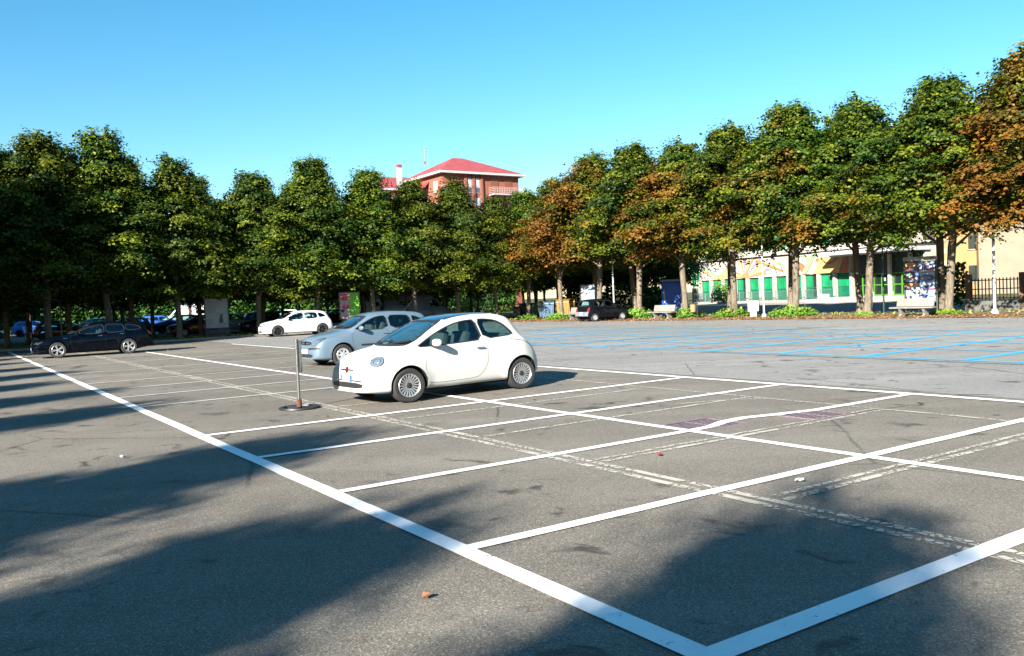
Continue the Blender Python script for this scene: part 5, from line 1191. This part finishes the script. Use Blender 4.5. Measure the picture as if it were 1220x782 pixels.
# entrance
EX = NX * SPC
mb = MB(); mb.box((EX + 4.1, -1.6, 4.62), (8.6, 4.6, .36)); mb.box((EX - 1.2, -1.0, 4.5), (2.0, 2.2, .2)); mb.build('canopy', plain('canopy_concrete', (.36, .36, .37), .8), sc_)
mb = MB(); mb.box((EX + 4.1, .365, 2.62), (7.6, .02, 3.6)); mb.build('dark_panel', plain('entrance_panel', (.012, .028, .020), .5), sc_)
for i in range(3):
    mb = MB(); mb.box((EX + 2.25 + i * 2.25 - .0, .1, 2.35), (.28, .3, 3.9)); mb.build('column', CONCP, sc_)
for i in range(3):
    xc = EX + 1.12 + i * 2.25 + .02; f = .09; z0 = .46
    mb = MB()
    for dz in (0, .95, 2.0): mb.box((xc, .32, z0 + f / 2 + dz), (1.9, .06, f))
    for sx in (-1, 1): mb.box((xc + sx * .905, .33, z0 + 1.05), (f, .05, 2.08))
    mb.box((xc, .33, z0 + 1.05), (f * 1.6, .05, 2.08)); dr = mb.build('entrance_door', GFRAME, sc_)
    mb = MB(); mb.box((xc, .345, z0 + 1.05), (1.8, .012, 2.0)); mb.build('pane', DGLASS, dr)
    if i == 1: mb = MB(); mb.box((xc + .3, .33, z0 + 1.5), (.26, .012, .3)); mb.build('notice', PW, dr)
mb = MB(); mb.box((EX + 4.1, -1.9, .22), (8.4, 4.5, .44))
for k in range(3): mb.box((EX + 1.0, -4.3 - .3 * k, .17 - .06 * k), (4.0, .3, .34 - .12 * k))
mb.build('entrance_platform', CONCP, sc_)
mb = MB(); mb.box((EX + .2, -3.9, .62), (1.2, .25, .36)); mb.build('parapet', CONCP, sc_)
sheet('forecourt', [sch(-4, 0), sch(-4, -6), sch(14, -11.5), sch(33, -9), sch(33, 0)], .006, plain('forecourt_paving', (.34, .31, .27), .85, 0, .15, 1.5))
# railing in front of the windows
rl = thing('metal_railing', 'low grey railing in front of the green school windows', 'railing', sch(0, -1.4), SRZ)
mb = MB(); L = 22.0
for z in (.28, 1.22): mb.box((L / 2 + .8, 0, z), (L, .04, .05))
for i in range(int(L / .16)): mb.box((.85 + i * .16, 0, .75), (.022, .022, .90))
mb.build('bars', plain('railing_grey', (.10, .15, .15), .5), rl)
for i in range(12): mb = MB(); mb.box((.8 + i * 2.0, .0, .64), (.07, .07, 1.28)); mb.build('post', plain('railing_post', (.2, .24, .25), .5) if i == 0 else bpy.data.materials['railing_post'], rl)
mb = MB(); mb.box((L / 2 + .8, 0, .11), (L, .25, .22)); mb.build('plinth', CONC, rl)
# flags on the front
def flag(x, lab, mats, strips):
    t = thing('flag', lab, 'flag', sch(x, -.15, 3.3), SRZ)
    mb = MB(); mb.tube([(0, 0.05, -.5), (.0, -.75, 1.05)], .025, 8); mb.build('flag_pole', STEEL, t, 40)
    mb = MB(); n = 10
    for c in range(strips):
        for i in range(n):
            def pt(u, v): return (.03 + .03 * math.sin(u * 7 + v * 3) + u * .08, -.70 + .55 * v * .2 + .05 * math.sin(u * 9 + v * 4) + .5 * u * .3, .95 - u * 1.35 - v * .55)
            u0, u1 = i / n, (i + 1) / n; v0, v1 = c / strips, (c + 1) / strips
            q = [pt(u0, v0), pt(u1, v0), pt(u1, v1), pt(u0, v1)]; mb.add(q, [(0, 1, 2, 3)], c % len(mats))
            mb.add([(a + .006, b + .004, c_) for a, b, c_ in q], [(3, 2, 1, 0)], c % len(mats))
    mb.build('cloth', mats, t, 60)
flag(14.6, 'drooping blue flag on the school front', [PB], 3)
flag(13.6, 'drooping green white and red flag on the school front', [PG, PW, PR], 3)

# ------------------------------------------------------------------ other buildings
YEL = plain('ochre_render', (.31, .195, .08), .9, 0, .12, .8); PALE = plain('cream_render', (.24, .19, .135), .9, 0, .12, .8)
yb = thing('ochre_building', 'ochre rendered building behind the iron fence on the right', 'building', (45.4, 90.0, 0), R(-20))
mb = MB(); mb.box((6.5, 6, 4.5), (13, 12, 9)); mb.build('wall', YEL, yb)
mb = MB(); mb.box((8.1, -.6, 3.6), (9.4, 1.4, 7.2)); mb.build('porch', PALE, yb)
mb = MB()
for i in range(14): mb.box((-.02 + (.12 if i % 2 else 0), -.03, .35 + i * .62), (1.0 if i % 2 else .76, .10, .58))
mb.build('corner_stones', plain('quoin_stone', (.42, .29, .22), .85, 0, .2, 2), yb)
mb = MB(); mb.add([(-.6, -.8, 9.003), (13.6, -.8, 9.003), (13.6, 12.8, 9.003), (-.6, 12.8, 9.003), (6.5, 6, 12)], [(0, 1, 4), (1, 2, 4), (2, 3, 4), (3, 0, 4), (3, 2, 1, 0)]); mb.build('roof', m_tiles('roof_tiles_brown', (.18, .07, .04), (.32, .14, .08)), yb)
for x, z in ((3.2, 5.6), (3.2, 2.2)):
    mb = MB(); mb.box((x, -.02, z), (1.1, .08, 1.7)); f = mb.build('window', DGLASS, yb)
    mb = MB(); mb.box((x, -.05, z - .9), (1.4, .2, .08)); mb.build('sill', CONCP, f)
# iron fence on a low wall
fa, fb = row(-30, -5.2), row(1.3, -5.2); fl = (fb - fa).length; frz = math.atan2((fb - fa).y, (fb - fa).x)
fe = thing('iron_fence', 'dark iron fence on a low wall right of the poster board', 'fence', fa, frz)
mb = MB(); mb.box((fl / 2, 0, .24), (fl, .3, .5)); mb.build('base_wall', plain('fence_wall', (.10, .10, .09), .9, 0, .25, 2), fe)
mb = MB()
for z in (.62, 1.10, 1.56): mb.box((fl / 2, 0, z), (fl, .035, .05))
for i in range(int(fl / .17)): mb.box((.08 + i * .17, 0, 1.08), (.05, .028, 1.18))
mb.build('bars', plain('iron_dark', (.012, .012, .013), .6), fe)
for i in range(11): mb = MB(); mb.box((fl - .15 - i * 2.6, 0, .95), (.26, .30, 1.9)); mb.build('pillar', plain('pillar_brown', (.16, .09, .06), .9) if i == 0 else bpy.data.materials['pillar_brown'], fe)

# red apartment house over the trees
BR = m_brick('red_brick', (.20, .062, .042), (.235, .075, .05), (.21, .10, .075), 6)
TILE = m_tiles('roof_tiles', (.19, .036, .044), (.26, .062, .066)); WHT = plain('white_trim', (.50, .47, .48), .7, 0, .06)
ap = thing('apartment_house', 'red brick apartment house with a red hipped roof behind the trees', 'building', (-8.8, 120, 0), math.atan2(7.0, 10.3))
Wd, Dp, Hh = 12.9, 11.0, 19.55
mb = MB(); mb.box((Wd / 2, Dp / 2, Hh / 2), (Wd, Dp, Hh)); wl = mb.build('wall', BR, ap)
ov = .75
mb = MB(); mb.add([(-ov, -ov, Hh + .32), (Wd + ov, -ov, Hh + .32), (Wd + ov, Dp + ov, Hh + .32), (-ov, Dp + ov, Hh + .32), (Wd / 2 - 1.4, Dp / 2, Hh + 3.3), (Wd / 2 + .4, Dp / 2, Hh + 3.3)], [(0, 1, 5, 4), (1, 2, 5), (2, 3, 4, 5), (3, 0, 4), (3, 2, 1, 0)]); rf = mb.build('roof', TILE, ap)
mb = MB(); mb.box((Wd / 2, Dp / 2, Hh + .16), (Wd + 2 * ov + .1, Dp + 2 * ov + .1, .30)); mb.build('eaves', WHT, rf)
mb = MB(); mb.tube([(.3, 5.5, Hh + 1.5), (.3, 5.5, Hh + 4.6)], .05, 6)
for z, w in ((4.4, .8), (4.0, 1.0), (3.5, .7), (2.9, .5)): mb.box((.3, 5.5, Hh + z), (w, .05, .05)); mb.box((.3, 5.4, Hh + z - .12), (.05, w * .6, .05))
mb.lathe([(.001, 0), (.32, .08), (.33, .12), (.001, .05)], 14, 0, Matrix.Translation((.25, 5.2, Hh + 2.2)) @ Matrix.Rotation(R(80), 4, 'X')); mb.build('antenna', plain('antenna_grey', (.4, .42, .48), .4, .5), ap)
for x in (4.3, 5.65):                                        # two tall window strips
    for zz in (18.0, 15.2, 12.4):
        mb = MB(); mb.box((x, -.04, zz), (.86, .10, 2.15)); f = mb.build('window', WHT, ap)
        mb = MB(); mb.box((x, -.10, zz + .45), (.66, .03, 1.05), 0); mb.box((x, -.10, zz - .62), (.66, .03, .75), 1); mb.build('pane', [plain('pane_pale', (.42, .44, .47), .2), plain('pane_dark', (.08, .09, .12), .15)], f)
for x in (3.62, 4.98, 6.34): mb = MB(); mb.box((x, -.12, 15.5), (.36, .25, 8.0)); mb.build('pilaster', BR, ap)
for zz in (16.75, 13.6):
    for x0, x1 in ((7.6, 13.0), (-.4, 2.9)):
        mb = MB(); mb.box(((x0 + x1) / 2, -.65, zz), (x1 - x0, 1.5, .16)); bl = mb.build('balcony', WHT, ap)
        mb = MB()
        for z in (.3, .55, .8, 1.02): mb.box(((x0 + x1) / 2, -1.37, zz + z), (x1 - x0, .035, .04)); mb.box((x1 - .03, -.68, zz + z), (.035, 1.36, .04)); mb.box((x0 + .03, -.68, zz + z), (.035, 1.36, .04))
        n = int((x1 - x0) / .3)
        for i in range(n + 1): mb.box((x0 + .02 + (x1 - x0 - .04) * i / n, -1.37, zz + .55), (.03, .03, .95))
        mb.build('railing', plain('rail_pink', (.55, .40, .38), .6), bl)
    for x in (8.6, 11.0):
        mb = MB(); mb.box((x, -.03, zz + 1.35), (1.3, .06, 2.1)); mb.build('balcony_door', plain('door_brown', (.20, .07, .04), .5), ap)
for y in (2.0, 5.2):
    for zz in (17.9, 14.8): mb = MB(); mb.box((-.04, y, zz), (.10, 1.1, 1.6)); f = mb.build('window', WHT, ap); mb = MB(); mb.box((-.10, y, zz), (.03, .9, 1.35)); mb.build('pane', bpy.data.materials['pane_pale'], f)
mb = MB(); mb.add([(-.02, 3.9, 18.9), (-.02, 7.2, 18.9), (-1.7, 7.2, 17.1), (-1.7, 3.9, 17.1), (-.02, 3.9, 18.84), (-.02, 7.2, 18.84), (-1.7, 7.2, 17.04), (-1.7, 3.9, 17.04)], [(0, 1, 2, 3), (7, 6, 5, 4), (3, 2, 6, 7), (0, 3, 7, 4), (1, 0, 4, 5), (2, 1, 5, 6)]); mb.build('awning', plain('awning_red', (.34, .035, .055), .7), ap)
# its rear wing
mb = MB(); mb.box((-.7, 14.6, 9.2), (7.6, 7.2, 18.4)); mb.build('wing_wall', BR, ap)
mb = MB(); mb.add([(-5.2, 10.4, 18.72), (3.8, 10.4, 18.72), (3.8, 19, 18.72), (-5.2, 19, 18.72), (-3.4, 14.6, 21.0), (2.0, 14.6, 21.0)], [(0, 1, 5, 4), (1, 2, 5), (2, 3, 4, 5), (3, 0, 4), (3, 2, 1, 0)]); rw_ = mb.build('wing_roof', TILE, ap)
mb = MB(); mb.box((-.7, 14.7, 18.56), (9.1, 8.7, .28)); mb.build('eaves', WHT, rw_)
mb = MB(); mb.box((-1.2, 10.8, 20.4), (.62, .62, 3.0)); cb = mb.build('chimney', WHT, ap); mb = MB(); mb.box((-1.2, 10.8, 22.1), (.7, .7, .4)); mb.build('chimney_cap', TILE, cb)
for x in (-3.6, -1.8): mb = MB(); mb.box((x, 10.96, 16.9), (1.1, .08, 1.5)); mb.build('wing_window', bpy.data.materials['pane_dark'], ap)
# low houses glimpsed under the crowns
def house(x, y, w, d, h, rz, m, lab, n):
    t = thing('low_house', lab, 'building', (x, y, 0), rz)
    mb = MB(); mb.box((0, 0, h / 2), (w, d, h)); mb.build('wall', m, t)
    mb = MB(); mb.add([(-w / 2 - .4, -d / 2 - .4, h + .003), (w / 2 + .4, -d / 2 - .4, h + .003), (w / 2 + .4, d / 2 + .4, h + .003), (-w / 2 - .4, d / 2 + .4, h + .003), (-w / 2, 0, h + 1.8), (w / 2, 0, h + 1.8)], [(0, 1, 5, 4), (1, 2, 5), (2, 3, 4, 5), (3, 0, 4), (3, 2, 1, 0)]); mb.build('roof', TILE, t)
    for i in range(n):
        xx = -w / 2 + w * (i + .5) / n
        for zz in ([1.6] if h < 4.5 else [1.6, 4.4]):
            mb = MB(); mb.box((xx, -d / 2 - .02, zz), (1.0, .10, 1.5)); f = mb.build('window', WHT, t); mb = MB(); mb.box((xx, -d / 2 - .075, zz), (.8, .03, 1.3)); mb.build('pane', DGLASS, f)
house(-9.5, 106, 11, 8, 5.6, R(12), plain('pale_pink_render', (.22, .155, .125), .9), 'pale pink house glimpsed under the crowns behind the van', 4)
# hedges and trees farther back
def hedge(p, q, h, w, lab, seed, lf=.22):
    r_ = np.random.default_rng(seed); p = Vector((p[0], p[1])); q = Vector((q[0], q[1])); L = (q - p).length; d = (q - p) / L; nn = Vector((-d.y, d.x)); n = int(L * h * 260)
    s = r_.uniform(0, L, n); b = r_.normal(size=n) * w * .4; top = h * (1 + .12 * np.sin(s * 1.3) + .08 * np.sin(s * 3.1 + 1)); z = top * r_.uniform(.02, 1, n) ** .7
    C = np.stack([p.x + d.x * s + nn.x * b, p.y + d.y * s + nn.y * b, z], 1); N = np.stack([-nn.x * .3 + r_.normal(size=n) * .5, -nn.y * .3 + r_.normal(size=n) * .5, .7 + r_.normal(size=n) * .4], 1)
    o = finish(leaf_mesh('hedge', C - np.array([p.x, p.y, 0]), N, r_.uniform(.7, 1.3, n) * lf, r_.uniform(0, 1, n), r_), 'hedge', LEAF_H); o.location = (p.x, p.y, 0); tag(o, lab, 'hedge', 'hedges behind the trees')
hedge((9.4, 66.5), (12.6, 65.2), 1.3, 1.0, 'dark hedge behind the linden beside the small black hatchback', 1)
hedge(row(36, -9), row(26, -12), 2.2, 1.2, 'tall hedge behind the recycling corner', 2)
hedge(uv(97, -28), uv(93, 40), 3.4, 2.2, 'long hedge at the far side of the left car park', 3, .34)
hedge((-15, 92), (0.5, 95), 3.2, 2.0, 'tall hedge behind the camper van', 5, .3)
hedge(row(3.6, -5.6), row(1.5, -5.6), 2.3, .6, 'dark hedge between the poster board and the iron fence', 4)
def bush(p, r, h, lab, seed): clump(Vector((p[0], p[1])), r, h, 1500, lab, seed, 'bush', LEAF_S, 'bush', 'bushes behind the trees', .2)
bush((11.6, 72.5), 1.3, 2.0, 'yellow green bush left of the blue cabin', 41); bush(sch(7.5, -2.8), 1.3, 2.6, 'green bush in front of the school windows', 42)
bush((-4.5, 88), 2.0, 3.0, 'sunlit bush behind the camper van', 43); bush((-13, 96), 2.2, 3.6, 'sunlit bush behind the pink and green panel', 44); bush((-25, 99), 2.4, 4, 'sunlit bush behind the bright blue hatchback', 45)
rt = random.Random(4)
for i in range(26):
    a = R(-38 + 3.05 * i); dd = rt.uniform(112, 138) if not -13 < -38 + 3.05 * i < 6 else rt.uniform(128, 140)
    x, y = dd * math.sin(a), dd * math.cos(a)
    if 19 < x < 60 and y < 112: continue
    tree((x, y, 0), rt.uniform(9, 11.5) if abs(x + 4) < 18 else rt.uniform(10, 13), 'far tree closing the view behind the car parks', i, 'far trees behind the car parks', .0)

# ------------------------------------------------------------------ light, sky, camera
SUN_AZ = math.atan2(-.5, -.866)          # heading (x, y) of the sun seen from the lot: behind the camera on the left
SUN_EL = R(24)
sd = Vector((-.5 * math.cos(SUN_EL), -.866 * math.cos(SUN_EL), math.sin(SUN_EL)))
l = bpy.data.lights.new('sun', 'SUN'); l.energy = 5.0; l.angle = R(.5); l.color = (1, .945, .84)
so = bpy.data.objects.new('sun', l); COL.objects.link(so); so.rotation_euler = sd.to_track_quat('Z', 'Y').to_euler()
w = bpy.data.worlds.new('World'); scene.world = w; w.use_nodes = True; nt = w.node_tree; nt.nodes.clear()
sky = nt.nodes.new('ShaderNodeTexSky'); sky.sky_type = 'NISHITA'; sky.sun_disc = False; sky.sun_elevation = SUN_EL; sky.sun_rotation = math.atan2(-.5, -.866)
sky.air_density = 1.0; sky.dust_density = .25; sky.ozone_density = 2.2; sky.altitude = 100
hs = nt.nodes.new('ShaderNodeHueSaturation'); hs.inputs['Hue'].default_value = .4835; hs.inputs['Saturation'].default_value = 1.34; nt.links.new(sky.outputs[0], hs.inputs['Color'])
bg = nt.nodes.new('ShaderNodeBackground'); bg.inputs[1].default_value = .050; nt.links.new(hs.outputs[0], bg.inputs[0])
wo = nt.nodes.new('ShaderNodeOutputWorld'); nt.links.new(bg.outputs[0], wo.inputs[0])
cam = bpy.data.cameras.new('camera'); co = bpy.data.objects.new('camera', cam); COL.objects.link(co)
PIT, ROL = R(2.003), R(-2.439); FPX = 1015.8
f = Vector((0, math.cos(PIT), -math.sin(PIT))); rt0 = Vector((1, 0, 0)); up0 = Vector((0, math.sin(PIT), math.cos(PIT)))
rx = rt0 * math.cos(ROL) + up0 * math.sin(ROL); ux = -rt0 * math.sin(ROL) + up0 * math.cos(ROL)
co.matrix_world = Matrix(((rx.x, ux.x, -f.x, 0), (rx.y, ux.y, -f.y, 0), (rx.z, ux.z, -f.z, HCAM), (0, 0, 0, 1)))
cam.sensor_width = 36; cam.lens = 36 * FPX / 1220; cam.clip_end = 3000; cam.clip_start = .05
scene.camera = co
vs_ = scene.view_settings; vs_.view_transform = 'Standard'; vs_.look = 'None'; vs_.exposure = 2.1; vs_.gamma = 1.0; vs_.use_curve_mapping = False
scene.cycles.max_bounces = 8; scene.cycles.transparent_max_bounces = 16; scene.cycles.caustics_reflective = False; scene.cycles.caustics_refractive = False
